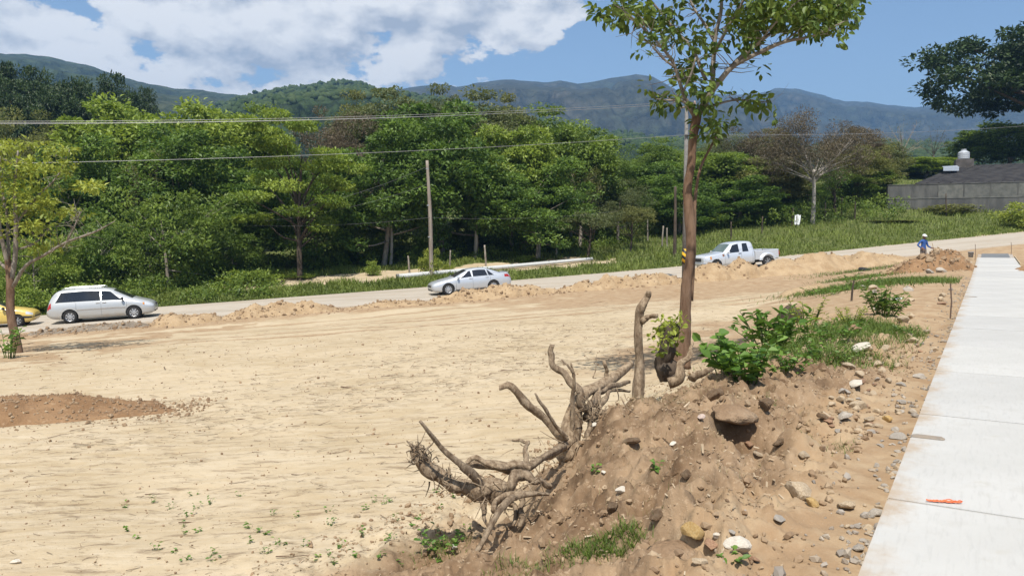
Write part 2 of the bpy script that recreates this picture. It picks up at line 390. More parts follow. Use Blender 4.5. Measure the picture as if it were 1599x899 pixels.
orange = np.maximum.reduce([sst(s_+n_*.6, 2.2, 1.0)*sst(s_, -8, -2)*.9, sst(s_+2*n_, 9, 4)*sst(t_, 10, 16)*.85, .9*sst(RQ0-q_+n_*1.5, 6, 2), .75*sst(X, -8, -14)*sst(Y, 17, 22)*sst(n_, -.25, .15)])
orange = np.maximum(orange, .8*sst(RQ0-q_+3*n_, 19, 8)*sst(X+4*n_, -6, 4)); 
for c0, k0 in ((9.5, .0), (11.3, .0), (15.0, .05), (16.8, .05), (6.2, -.02)): orange = np.maximum(orange, .75*np.exp(-((RQ0-q_-c0-k0*a_-1.1*pn(a_*.06, a_*0, 55))/.45)**2)*(RQ0-q_ > 2))
orange = orange*(q_ < RQ0+1)
sandpatch = sst(q_+n_*.8, RQ1+3.6, RQ1+4.6)*sst(q_+n_, RQ1+9.5, RQ1+7.5)*sst(a_, -20, -16)*sst(a_+3*n_, 17, 9)
green = sst(q_+n_*.6, RQ1-.1, RQ1+.7)*(1-sandpatch)
streak = sst(RQ0-q_, 0, 4)*(sst(np.abs(RQ0-q_-14+3*n_), 7, 1.5)*sst(X, -14, -2)*1.0+sst(Y, 16, 8)*.55+.25)
Dr = RQ0-q_
for c0, k0 in ((9.5, .0), (11.3, .0), (15.0, .05), (16.8, .05), (6.2, -.02)): streak = streak+1.0*np.exp(-((Dr-c0-k0*a_-1.1*pn(a_*.06, a_*0, 55))/.4)**2)*(Dr > 2)
streak = np.clip(streak, 0, 1)*(s_ > 2.5)
col = np.stack([bankw, orange, green, streak], -1)
nr, na = X.shape; ii, jj = np.meshgrid(np.arange(nr-1), np.arange(na-1), indexing='ij'); ii = ii.ravel(); jj = jj.ravel()
gr = mk('ground', np.stack([X, Y, Z], -1), np.stack([ii*na+jj, ii*na+jj+1, (ii+1)*na+jj+1, (ii+1)*na+jj], 1)[:, ::-1], 'soil', smooth=True, attrs={'soil': col})
kind(gr, 'structure')

# ------------------------------------------------------------------ road: pale worn concrete
def roadmat():
    m = NT('road_concrete'); v = m.coord('Object'); va = m.coord('Object', (.12, 1, 1), (0, 0, R(-18)))
    n1 = m.noise(va, .9, 5, .6); n2 = m.noise(v, 1.3, 6, .65); n3 = m.noise(v, 30, 4, .7)
    c = m.mix(m.ramp(n1, .35, .65), (0.342, 0.293, 0.228), (0.410, 0.361, 0.293)); c = m.mix(m.math('MULTIPLY', m.ramp(n2, .52, .7), .5), c, (0.350, 0.258, 0.160))
    c = m.mix(m.math('MULTIPLY', m.ramp(n3, .6, .75), .3), c, (.3, .25, .19))
    return m.fin(m.bsdf(c, .9, m.bump(n3, .3, .01), spec=.2))
roadmat()
aa = np.linspace(-160, 260, 421); qq = np.array((RQ0, RQ0+.05, -.5, 1.5, 3.5, 5.5, RQ1-.05, RQ1))
A2, Q2 = np.meshgrid(aa, qq, indexing='ij'); crown_ = .05*(1-((Q2-2.5)/5.1)**2); XR, YR = aq_xy(A2, Q2); ZR = zroad(A2)+crown_-.005
ZR[:, 0] -= .15; ZR[:, -1] -= .15
i, j = np.meshgrid(np.arange(len(aa)-1), np.arange(len(qq)-1), indexing='ij'); i = i.ravel(); j = j.ravel(); k = len(qq)
kind(mk('road', np.stack([XR, YR, ZR], -1), np.stack([i*k+j, (i+1)*k+j, (i+1)*k+j+1, i*k+j+1], 1), 'road_concrete', smooth=False), 'structure')
def ZR_(x, y):
    a, q = aq_of(x, y); return float(zroad(a)+.05*(1-((q-2.5)/5.1)**2)-.005)

# ------------------------------------------------------------------ sidewalk of cast concrete slabs
def slabmat(name, c1, c2, wet=False):
    m = NT(name); v = m.coord('Object'); vb = m.coord('Object', (1, 9, 1))
    n1 = m.noise(v, .9, 5, .6); n2 = m.noise(vb, 4, 5, .65); n3 = m.noise(v, 60, 4, .7); n4 = m.noise(v, 3.2, 6, .7)
    oi = m.n('ShaderNodeObjectInfo')
    c = m.mix(m.ramp(n1, .3, .7), c1, c2); c = m.mix(m.math('MULTIPLY', m.ramp(n2, .5, .68), .35), c, tuple(x*.84 for x in c1))
    c = m.mix(m.math('MULTIPLY', m.ramp(n4, .58, .72), .5), c, (c1[0]*.9, c1[1]*.84, c1[2]*.72))
    c = m.mix(m.math('MULTIPLY', m.ramp(n3, .66, .74), .45), c, tuple(x*.6 for x in c1))
    c = m.mix(1., c, m.mix(oi.outputs['Random'], (.94, .94, .94), (1.03, 1.03, 1.02)), 'MULTIPLY')
    sp = m.n('ShaderNodeSeparateXYZ'); m.l(v, sp.inputs[0]); dn = m.noise(v, 5, 6, .7)
    d = m.math('MULTIPLY', m.ramp(m.math('ADD', sp.outputs[1], m.math('MULTIPLY', m.math('SUBTRACT', dn, .5), .5)), .80, 1.02), m.ramp(m.noise(v, 1.7, 4, .6), .35, .6)); c = m.mix(m.math('MULTIPLY', d, .75), c, (.34, .25, .16))   # soil trodden over the edge
    c = m.mix(m.math('MULTIPLY', m.ramp(m.noise(v, 1.1, 7, .7), .56, .70), .28), c, (.30, .27, .22))
    return m.fin(m.bsdf(c, .45 if wet else .85, m.bump(m.math('ADD', n2, m.math('MULTIPLY', n3, .4)), .35, .008), spec=.5 if wet else .25))
slabmat('slab_concrete', (0.399, 0.388, 0.361), (0.448, 0.437, 0.410)); slabmat('wet_concrete', (0.152, 0.156, 0.156), (0.190, 0.190, 0.186), True); slabmat('mortar_grey', (0.152, 0.152, 0.148), (0.220, 0.217, 0.205))
slabmat('bed_concrete', (0.304, 0.289, 0.266), (0.380, 0.357, 0.327))
SW = 2.0; SL = 2.6
bs = np.arange(-13, 67.1, .5); bV = []
for t in bs:
    z = float(zwalk(t))
    for s, dz in ((.0, -.16), (.0, -.02), (-SW, -.02), (-SW, -.16)): x, y = st_xy(s*.99-.01, t); bV.append((x, y, z+dz))
i, j = np.meshgrid(np.arange(len(bs)-1), np.arange(3), indexing='ij'); i = i.ravel(); j = j.ravel()
walk = kind(mk('sidewalk', bV, np.stack([i*4+j, i*4+j+1, (i+1)*4+j+1, (i+1)*4+j], 1), 'bed_concrete'), 'structure')
WANG = math.atan2(SU[1], SU[0])                             # local x runs along the walk
def slab(t0, t1, mat, label=None, w=SW, name='slab', seed=0):
    rg = np.random.default_rng(seed); tm = (t0+t1)/2; x, y = st_xy(-SW/2, tm); za, zb = float(zwalk(t0)), float(zwalk(t1))
    L = t1-t0-.008; bm = bmesh.new(); V, F = box(-L/2, L/2, -w/2, w/2, -.14, 0); vs = [bm.verts.new(q) for q in V]
    for f in F: bm.faces.new([vs[q] for q in f])
    bmesh.ops.recalc_face_normals(bm, faces=bm.faces); bmesh.ops.bevel(bm, geom=list(bm.edges), offset=.008, segments=2, affect='EDGES')
    # tooled margin along both edges
    me = bpy.data.meshes.new(name); bm.to_mesh(me); bm.free(); me.materials.append(MATS[mat]); me.polygons.foreach_set('use_smooth', [False]*len(me.polygons))
    o = bpy.data.objects.new(name, me); C.objects.link(o); o.parent = walk; o.location = (x, y, (za+zb)/2+rg.uniform(-.002, .003))
    o.rotation_euler = (rg.normal(0, .001), -math.atan2(zb-za, L), WANG)
    if label: o['label'] = label
    return o
T = 5.25
for kk in range(-6, 18): slab(T+kk*SL, T+(kk+1)*SL, 'slab_concrete', seed=kk+50)
slab(T+18*SL, T+20.2*SL, 'slab_concrete', seed=91)
slab(T+20.2*SL, T+23.0*SL, 'wet_concrete', 'dark fresh concrete slab at the far end of the walk', w=1.55, seed=92)
def margin(s0, s1, t0, t1, mat, name, dz, label=None):
    V = []; tt = np.linspace(t0, t1, max(2, int((t1-t0)/.5)+1))
    for t in tt:
        for s, d in ((s0, -.05), (s0, 0), (s1, 0), (s1, -.05)): x, y = st_xy(s, t); V.append((x, y, float(zwalk(t))+dz+d))
    i, j = np.meshgrid(np.arange(len(tt)-1), np.arange(3), indexing='ij'); i = i.ravel(); j = j.ravel()
    F = [np.stack([i*4+j, i*4+j+1, (i+1)*4+j+1, (i+1)*4+j], 1), np.array([(0, 3, 2, 1), (len(V)-4, len(V)-3, len(V)-2, len(V)-1)])]
    o = mk(name, V, F, mat, walk); 
    if label: o['label'] = label
    return o
def patch(px, py, L, Wd, label, seed):
    """rough mortar patch let into the walk's left edge"""
    h = hit(px, py); s, t = st_of(h[0], h[1]); rg = np.random.default_rng(seed); n = 22; V = []; th = np.linspace(0, 2*np.pi, n, endpoint=False)
    for ring, dz in ((1., .004), (.86, .014), (0., .016)):
        for a in th:
            c, sn = math.cos(a), math.sin(a); k = ring*(1/max(abs(c), abs(sn)))**.93*(1+.03*rg.normal())
            ss = min(.012, -Wd/2+c*k*Wd/2); x, y = st_xy(ss, float(t)+sn*k*L/2); V.append((x, y, float(zwalk(t))+dz))
    i = np.arange(n); jn = (i+1) % n
    F = np.concatenate([np.stack([i, jn, n+jn, n+i], 1), np.stack([n+i, n+jn, 2*n+jn, 2*n+i], 1)])
    o = mk('mortar_patch', V, F, 'mortar_grey', walk); o['label'] = label
patch(1440, 712, .085, .23, 'dark grey mortar patch on the near left edge of the walk', 1)
patch(1506, 471, .16, .3, 'small dark mortar patch farther up the left edge', 2)

# ------------------------------------------------------------------ mountains
def hillmat(name, c1, c2, c3, sc, bump=1., dist=6):
    m = NT(name); v = m.coord('Object'); n1 = m.noise(v, sc*.12, 5, .6); vo = m.voro(v, sc); n2 = m.noise(v, sc*2.2, 4, .65)
    c = m.mix(m.ramp(n1, .35, .65), c1, c2); c = m.mix(m.ramp(m.math('ADD', vo, m.math('MULTIPLY', n2, .4)), .35, .9), c, c3)
    h = m.math('SUBTRACT', m.math('MULTIPLY', n2, .6), vo)
    return m.fin(m.bsdf(c, .9, m.bump(h, bump, dist), spec=.1))
hillmat('hill_forest', (.034, .058, .019), (.048, .070, .026), (.018, .03, .011), .11, 1., 7)
hillmat('mountain_forest', (.045, .065, .028), (.068, .076, .04), (.025, .036, .017), .045, 1., 14)
hillmat('dry_mountain', (.075, .070, .052), (.05, .06, .036), (.034, .036, .024), .035, 1., 18)
def massif(name, mat, prof, Y0, Yc, Y1, base, seed, spur, nk=360, nd=110, fine=0.):
    """a range of hills whose crest stands at depth Yc, with spurs running down towards Y0"""
    px = np.array([p[0] for p in prof]); py = np.array([p[1] for p in prof])
    k = np.linspace(px[0], px[-1], nk); crest = np.interp(k, px, py); crest = crest+1.6*pn(k*.03, k*0+seed, seed)+1.1*pn(k*.11, k*0, seed+1)
    d = np.concatenate([np.linspace(0, 1, nd), 1+np.linspace(.03, 1, 16)**1.3]); K, D = np.meshgrid((k-799.5)/FPX, d)
    CR = np.broadcast_to(crest, K.shape)
    Yy = np.where(D <= 1, Y0+(Yc-Y0)*D, Yc+(Y1-Yc)*(D-1)); Zc = EYE+(HY-CR)/FPX*Yc; X = K*Yy
    f = np.where(D <= 1, D**1.15, 1-.9*(D-1)**1.2)
    w = np.sin(np.clip(D, 0, 1)*np.pi)**.8
    sp = fbm(X/spur, Yy/spur*.45, 1., 4, seed+5, .5, True)-.35
    Z = base+(Zc-base)*f+w*(Zc-base)*.36*sp
    lim = EYE+(Zc-EYE)*Yy/Yc-2-.02*(Yc-Yy)                 # spurs stay below the crest line
    Z = np.where(D < .995, np.minimum(Z, np.maximum(lim, base)), Z)
    if fine: Z = Z+fine*fbm(X, Yy, .07, 3, seed+9)+fine*.8*np.abs(pn(X*.16, Yy*.16, seed+2))
    Z = np.maximum(Z, -3.)
    nr, na = X.shape; i, j = np.meshgrid(np.arange(nr-1), np.arange(na-1), indexing='ij'); i = i.ravel(); j = j.ravel()
    return kind(mk(name, np.stack([X, Yy, Z], -1), np.stack([i*na+j, i*na+j+1, (i+1)*na+j+1, (i+1)*na+j], 1), mat, smooth=True), 'structure')
massif('mountain', 'dry_mountain', [(-900, 180), (-300, 160), (200, 170), (560, 160), (625, 143), (690, 134), (715, 140), (750, 133), (795, 128), (850, 133), (875, 130), (900, 135), (940, 129), (990, 120), (1015, 124), (1035, 134), (1065, 150), (1120, 160), (1170, 168), (1260, 190), (1400, 205), (1700, 215), (2300, 230)], 900, 2100, 3100, 6, 3, 360)
massif('mountain', 'dry_mountain', [(-400, 200), (600, 190), (1000, 165), (1100, 150), (1150, 152), (1185, 148), (1205, 142), (1240, 142), (1262, 148), (1300, 159), (1345, 163), (1400, 169), (1440, 170), (1500, 162), (1580, 150), (1700, 140), (2000, 150), (2600, 200)], 1500, 2900, 4000, 6, 14, 500)
massif('mountain', 'mountain_forest', [(-1400, 120), (-500, 100), (-120, 82), (0, 88), (40, 90), (85, 93), (150, 108), (225, 132), (270, 140), (330, 146), (380, 152), (460, 170), (560, 200), (800, 300)], 480, 1250, 1900, 6, 25, 280)
massif('hill', 'hill_forest', [(180, 240), (260, 205), (330, 175), (390, 155), (440, 144), (500, 138), (530, 133), (560, 134), (600, 143), (650, 152), (720, 165), (800, 182), (900, 200), (1000, 215), (1100, 225), (1250, 232), (1400, 225), (1550, 232), (1800, 240), (2200, 250)], 260, 760, 1200, 6, 36, 200, 420, 130, fine=2.2)

def forest_canopy():
    """crowns of the far wood on the near hill"""
    o = [k for k in bpy.data.objects if k.name.startswith('hill')][0]; me = o.data; v = np.empty(len(me.vertices)*3); me.vertices.foreach_get('co', v); v = v.reshape(-1, 3); rg = np.random.default_rng(6); n = 11500
    px = v[:, 0]/v[:, 1]*FPX+799.5; ok = np.nonzero((px > 200) & (px < 1640) & (v[:, 1] > 420) & (v[:, 1] < 775))[0]; P = v[rg.choice(ok, n)]+rg.normal(0, 2.5, (n, 3))*(1, 1, .2); r = rg.uniform(1.4, 3.5, n)
    V, F = scatter(ICO1[0], ICO1[1], P+np.array((0, 0, .2))*r[:, None], np.stack([r, r, r*rg.uniform(.6, 1.1, n)], 1), rotm(rg, n, .5)); V += rg.normal(0, .35, V.shape)
    c = kind(mk('forest_canopy', V, F, 'canopy_far', smooth=True, tone=np.repeat(rg.random(n), len(ICO1[0]))), 'stuff'); c['label'] = 'wooded canopy of the green hill'
_m = NT('canopy_far'); _m.fin(_m.bsdf(_m.mix(_m.attr('tone'), (.028, .048, .016), (.058, .080, .030)), .9, spec=.1))
forest_canopy()
# ------------------------------------------------------------------ foliage materials
leafmat('leaf_mid', (0.065, 0.117, 0.021), (0.240, 0.319, 0.058)); leafmat('leaf_deep', (0.049, 0.101, 0.021), (0.195, 0.293, 0.055)); leafmat('leaf_bright', (0.111, 0.176, 0.026), (0.358, 0.436, 0.078))
leafmat('leaf_lime', (0.172, 0.224, 0.032), (0.414, 0.448, 0.081), .42); leafmat('leaf_olive', (0.096, 0.110, 0.031), (0.270, 0.270, 0.090)); leafmat('leaf_dark', (.018, .038, .010), (.058, .092, .022), .22)  # leaf_dark: deep green foliage, also stands in for cloud shadow on the far-left stand
leafmat('leaf_brown', (0.077, 0.061, 0.035), (0.182, 0.143, 0.088), .25); leafmat('leaf_grey', (0.082, 0.102, 0.038), (0.210, 0.234, 0.102)); leafmat('leaf_main', (0.048, 0.094, 0.018), (0.180, 0.246, 0.050), .36)
leafmat('leaf_broad', (.055, .13, .020), (.19, .31, .055), .36); leafmat('grass_green', (0.052, 0.098, 0.015), (0.167, 0.230, 0.044), .35); leafmat('grass_dry', (.20, .155, .07), (.38, .32, .17), .3)
leafmat('grass_verge', (0.084, 0.120, 0.022), (0.222, 0.270, 0.060), .35)
mottled('bark_brown', (.105, .062, .038), (.19, .122, .08), 9, .95, .8, .02, stretch=(1, 1, .25)); mottled('bark_grey', (.16, .135, .11), (.30, .265, .22), 7, .95, .8, .02, stretch=(1, 1, .25))
mottled('bark_pale', (.25, .225, .19), (.38, .35, .305), 5, .9, .6, .02, stretch=(1, 1, .3)); mottled('bark_dark', (.045, .035, .026), (.10, .075, .055), 6, .95, .7, .02, stretch=(1, 1, .25))
mottled('wood_weathered', (.15, .102, .062), (.34, .26, .175), 26, .9, 1., .02, stretch=(1, 1, .35), c3=(.075, .048, .03), bscale=60); mottled('twig_grey', (.22, .18, .14), (.36, .31, .26), 8, .9, .4, .01)

def unit(v): return v/(np.linalg.norm(v, axis=-1)[..., None]+1e-9)
def clump_leaves(rg, cen, cr, per, L, flat=.6, up=.9, droop=.0, outw=.8, six=False, wr=.55):
    """leaves spread through clumps: centres cen (n,3), radii cr (n,), per leaves each"""
    n = len(cen); per = np.asarray(per); idx = np.repeat(np.arange(n), per); m = len(idx)
    d = unit(rg.normal(size=(m, 3))); rr = rg.uniform(.25, 1, m)**.55
    off = d*(rr*cr[idx])[:, None]; off[:, 2] *= flat
    P = cen[idx]+off
    N = unit(np.array((0, 0, up))+d*.55+rg.normal(0, .45, (m, 3)))
    D = unit(d*outw+rg.normal(0, .6, (m, 3))+np.array((0, 0, -droop))); 
    ll = L*rg.uniform(.6, 1.35, m)
    V, F, k = leaves(P, D, N, ll, ll*wr*rg.uniform(.8, 1.2, m), six=six)
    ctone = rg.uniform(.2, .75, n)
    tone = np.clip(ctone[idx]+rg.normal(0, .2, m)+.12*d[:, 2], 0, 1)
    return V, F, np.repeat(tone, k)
def crown_centres(rg, n, R3, z0, shell=.45, lump=.3, low=-.75, seed=0):
    out = []
    ph = rg.uniform(0, 6.28, 6)
    while len(out) < n:
        d = unit(rg.normal(size=3)); 
        if d[2] < low: continue
        a = math.atan2(d[1], d[0]); k = 1+lump*(.5*math.sin(2*a+ph[0]+2*d[2])+.35*math.sin(3*a+ph[1]-3*d[2])+.4*math.sin(5*a+ph[2]+4*d[2]))
        r = (shell+(1-shell)*rg.random()**.6)*k; out.append(d*r*np.array(R3)+np.array((0, 0, z0)))
    return np.array(out)
def trunk_mesh(rg, H, r0, cen, nl, bark, lean=.06, fork=.45, parent=None, k=7, name='trunk'):
    mb = MB(); top = np.array((rg.normal(0, lean)*H, rg.normal(0, lean)*H, H)); mid = np.array((rg.normal(0, lean)*H*.4, rg.normal(0, lean)*H*.4, H*.5))
    path = np.array([[0, 0, -.3, r0*1.35], [0, 0, .25, r0*1.05], [*mid, r0*.75], [*(top*.8+mid*.2), r0*.4], [*top, r0*.12]])
    mb.add(*limb(path, 12, k, .10, 1)); sp = smooth_path(path, 40)
    sel = rg.permutation(len(cen))[:nl]
    for c in cen[sel]:
        h = np.clip(c[2]*rg.uniform(.45, .75), H*fork*.6, H*.9); i = np.argmin(abs(sp[:, 2]-h)); b = sp[i]; m = b[:3]*.5+c*.5; m[2] += .08*np.linalg.norm(c-b[:3])*rg.normal(0, 1)
        mb.add(*limb(np.array([[*b[:3], b[3]*.55], [*m, b[3]*.33], [*c, b[3]*.08]]), 6, 5, .1, 2))
    return mb.build(name, bark, parent, smooth=True)

PROTO = {}
def proto(key, H, R3, z0, ncl, per, L, cr, leaf, bark, seed, r0=.2, nl=9, flat=.55, shell=.45, lump=.3, low=-.75, wr=.55, up=.9, droop=0.):
    rg = np.random.default_rng(seed); root = bpy.data.objects.new('tree', None)
    cen = crown_centres(rg, ncl, R3, z0, shell, lump, low); crr = cr*rg.uniform(.6, 1.35, ncl)
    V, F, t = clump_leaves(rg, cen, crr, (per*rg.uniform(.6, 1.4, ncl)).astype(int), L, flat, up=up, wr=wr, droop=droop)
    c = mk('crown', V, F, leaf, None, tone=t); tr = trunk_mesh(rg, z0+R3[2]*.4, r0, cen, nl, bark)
    C.objects.unlink(c); C.objects.unlink(tr); PROTO[key] = (c.data, tr.data, H, R3[0]); bpy.data.objects.remove(c); bpy.data.objects.remove(tr)
def place_tree(key, px, Y, top, width, label, group=None, name='tree', leaf=None, cat='tree', sink=.1, ry=None, rz=None, depth=None):
    """a tree standing at depth Y; its height and spread come from how it looms in the photograph"""
    cm, tm, H, Rx = PROTO[key]; x = (px-799.5)/FPX*Y; z = G(x, Y)-sink; h = EYE+(HY-top)/FPX*Y-z; w = width/FPX*Y/2
    rg = random.Random(int(px*7+Y)); o = empty(name, (x, Y, z), label, cat, group, rz if rz is not None else rg.uniform(0, 6.28), (w/Rx, w/Rx if depth is None else depth/Rx, h/H))
    for nm, me in (('trunk', tm), ('crown', cm)):
        c = bpy.data.objects.new(nm, me); C.objects.link(c); c.parent = o
        if nm == 'crown' and leaf: c.material_slots[0].link = 'OBJECT'; c.material_slots[0].material = MATS[leaf]
    return o
LK = 1.
proto('broad1', 11, (4.2, 4.2, 4.6), 6.3, 150, 190, .31, 1.05, 'leaf_mid', 'bark_grey', 1)
proto('broad2', 11, (4.0, 4.0, 4.8), 6.1, 140, 190, .29, 1.15, 'leaf_deep', 'bark_grey', 2, lump=.42)
proto('tall', 13, (3.6, 3.6, 5.2), 7.8, 190, 120, .25, .85, 'leaf_mid', 'bark_pale', 3, shell=.3, lump=.22)
proto('feather', 10, (4.2, 4.2, 4.2), 5.8, 170, 170, .19, .85, 'leaf_olive', 'bark_grey', 4, wr=.4, shell=.3, lump=.4)
proto('bush', 5, (3., 3., 2.5), 2.5, 95, 130, .21, .75, 'leaf_mid', 'bark_grey', 5, r0=.09, wr=.42, low=-.95, lump=.35)
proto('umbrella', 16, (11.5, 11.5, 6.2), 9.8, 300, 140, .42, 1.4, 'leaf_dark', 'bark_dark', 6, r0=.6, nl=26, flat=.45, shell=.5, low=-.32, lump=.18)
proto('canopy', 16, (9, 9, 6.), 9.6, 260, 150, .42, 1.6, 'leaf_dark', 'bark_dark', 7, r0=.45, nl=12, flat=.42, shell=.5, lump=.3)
proto('shrub', 2, (1.1, 1.1, .95), 1.0, 34, 70, .17, .42, 'leaf_mid', 'bark_grey', 8, r0=.03, nl=6, low=-.95)
proto('parasol', 4, (2.2, 2.2, .9), 3.0, 70, 120, .13, .5, 'leaf_olive', 'bark_dark', 9, r0=.08, nl=14, flat=.3, shell=.2, low=-.6, lump=.3, wr=.4)

# ------------------------------------------------------------------ wood beyond the road
WOOD = 'trees of the wood beyond the road'
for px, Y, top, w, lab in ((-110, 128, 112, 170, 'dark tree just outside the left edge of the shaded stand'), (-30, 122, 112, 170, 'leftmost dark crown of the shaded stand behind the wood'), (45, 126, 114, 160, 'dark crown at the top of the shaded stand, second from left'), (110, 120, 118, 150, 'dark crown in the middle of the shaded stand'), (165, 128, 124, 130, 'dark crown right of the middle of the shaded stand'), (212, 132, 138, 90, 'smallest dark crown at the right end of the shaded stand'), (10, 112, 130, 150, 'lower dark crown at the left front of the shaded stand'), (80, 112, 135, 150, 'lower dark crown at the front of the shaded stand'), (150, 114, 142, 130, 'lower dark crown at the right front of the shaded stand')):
    place_tree('canopy', px, Y, top, w, lab, 'dark stand of trees behind the wood', leaf='leaf_dark')  # cloud shadow over this stand is put into its darker leaf colour
place_tree('feather', 30, 72, 182, 165, 'olive brown feathery tree below the dark dome at left', WOOD)
place_tree('broad1', 200, 74, 168, 210, 'full mid green tree rising right of the olive feathery one', WOOD, leaf='leaf_bright')
place_tree('broad1', 335, 76, 172, 190, 'rounded green tree left of the tiered light green tree', WOOD, leaf='leaf_bright')
place_tree('broad2', 110, 63, 235, 170, 'deep green tree standing behind the silver minivan', WOOD)
place_tree('broad2', 290, 66, 215, 190, 'deep green tree behind the big feathery bush', WOOD)
place_tree('tall', 405, 78, 176, 120, 'narrow green tree top between rounded tree and tiered tree', WOOD)
place_tree('feather', 535, 80, 180, 130, 'brown thinly leaved tree right of the tiered light green tree', WOOD, leaf='leaf_brown')
place_tree('tall', 612, 86, 152, 150, 'tall thin crowned tree poking above the wood left of centre', WOOD, leaf='leaf_grey')
place_tree('broad2', 600, 66, 215, 170, 'dark green tree left of the wooden utility pole', WOOD)
place_tree('broad2', 690, 70, 178, 190, 'tall dark green tree behind the wooden utility pole', WOOD)
place_tree('tall', 745, 80, 156, 160, 'tallest green tree of the wood, right of the wooden pole', WOOD, leaf='leaf_grey')
place_tree('broad1', 800, 72, 205, 150, 'leafy green tree behind the silver sedan', WOOD, leaf='leaf_bright')
place_tree('tall', 850, 82, 180, 170, 'tall olive green tree near the right end of the wood', WOOD, leaf='leaf_mid')
place_tree('broad1', 890, 78, 205, 150, 'green tree closing the tall wood on its right side', WOOD, leaf='leaf_mid')
place_tree('tall', 560, 90, 156, 90, 'thin ragged crown above the brown tree in the wood', WOOD, leaf='leaf_olive')
place_tree('tall', 690, 92, 146, 90, 'thin ragged crown above the wooden pole', WOOD, leaf='leaf_grey')
place_tree('tall', 790, 90, 160, 90, 'thin ragged crown right of the tallest tree', WOOD, leaf='leaf_olive')
place_tree('broad2', 490, 66, 255, 150, 'shaded green tree behind the trunk of the tiered tree', WOOD)
place_tree('broad2', 20, 60, 300, 150, 'shaded green tree behind the yellow car', WOOD)
place_tree('broad1', 385, 64, 290, 130, 'shaded leafy tree between the feathery bush and the tiered tree', WOOD, leaf='leaf_deep')
place_tree('feather', 955, 86, 235, 110, 'low grey green tree right of the tall wood', WOOD, leaf='leaf_mid')
place_tree('broad2', 840, 68, 262, 150, 'dark lower tree right of the silver sedan under the tall wood', WOOD)
place_tree('broad1', 1010, 88, 255, 120, 'low green tree left of the slender tree trunk', WOOD, leaf='leaf_deep')
place_tree('feather', 965, 76, 285, 110, 'brownish bush tree behind the roadside parasol trees', WOOD, leaf='leaf_grey')
place_tree('broad1', 1120, 90, 240, 150, 'low green tree right of the slender tree trunk', WOOD, leaf='leaf_mid')
place_tree('feather', 1175, 98, 205, 120, 'thin brownish tree left of the pale bare tree', WOOD, leaf='leaf_brown')
place_tree('broad1', 1200, 88, 250, 120, 'olive green tree at the left foot of the pale bare tree', WOOD, leaf='leaf_olive')
place_tree('feather', 1335, 92, 228, 130, 'olive tree right of the pale bare tree', WOOD, leaf='leaf_olive')
place_tree('broad1', 1345, 92, 262, 100, 'green tree at the left end of the grey block wall', WOOD, leaf='leaf_mid')
place_tree('broad1', 1440, 118, 248, 110, 'low bright tree behind the left half of the grey wall', WOOD, leaf='leaf_bright')
place_tree('broad1', 1565, 125, 196, 150, 'rounded green tree behind the dark roof', WOOD, leaf='leaf_mid')
place_tree('broad2', 1150, 83, 285, 120, 'dark undergrowth tree behind the white pickup', WOOD)
place_tree('broad2', 1060, 80, 285, 110, 'dark low tree behind the slender trunk', WOOD)
place_tree('feather', 1262, 92, 285, 110, 'leafy scrub tree around the foot of the pale bare tree', WOOD, leaf='leaf_deep')
place_tree('feather', 1128, 98, 212, 100, 'thin grey green crown just right of the slender trunk', WOOD, leaf='leaf_grey')
place_tree('tall', 1205, 100, 208, 90, 'narrow olive crown left of the pale bare tree', WOOD, leaf='leaf_olive')
place_tree('feather', 1330, 99, 200, 110, 'thin brown green crown right behind the pale bare tree', WOOD, leaf='leaf_brown')
place_tree('tall', 1372, 104, 222, 80, 'narrow green crown near the left end of the wall', WOOD, leaf='leaf_grey')
place_tree('tall', 1030, 100, 222, 100, 'narrow green crown just left of the slender trunk', WOOD, leaf='leaf_mid')
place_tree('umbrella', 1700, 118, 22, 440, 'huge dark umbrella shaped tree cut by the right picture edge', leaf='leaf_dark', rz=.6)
place_tree('bush', 262, 56.5, 298, 190, 'big rounded feathery green bush beside the road', cat='bush', name='bush', leaf='leaf_mid')
place_tree('bush', 160, 58, 345, 110, 'leafy bush directly behind the silver minivan', cat='bush', name='bush', leaf='leaf_deep')
place_tree('bush', 55, 52, 370, 130, 'broad leafy bush behind the yellow car and left tree', cat='bush', name='bush', leaf='leaf_bright')
place_tree('bush', 365, 61, 365, 100, 'bush between feathery bush and tiered tree at road edge', cat='bush', name='bush', leaf='leaf_mid')
place_tree('bush', 560, 68, 345, 130, 'shaded bush behind the sandy clearing left of the pole', cat='bush', name='bush', leaf='leaf_mid')
place_tree('bush', 740, 76, 330, 120, 'leafy bush at the wood edge above the silver sedan', cat='bush', name='bush', leaf='leaf_mid')
place_tree('bush', 815, 80, 318, 110, 'bright bush on the green slope right of the silver sedan', cat='bush', name='bush', leaf='leaf_mid')
place_tree('parasol', 918, 67, 325, 118, 'low spreading tree with several thin trunks beside the road', name='tree', leaf='leaf_grey')
place_tree('parasol', 985, 70, 322, 86, 'second low spreading roadside tree, left of the slender trunk', name='tree', leaf='leaf_olive')
SH = 'shrubs dotted over the verge beyond the road'
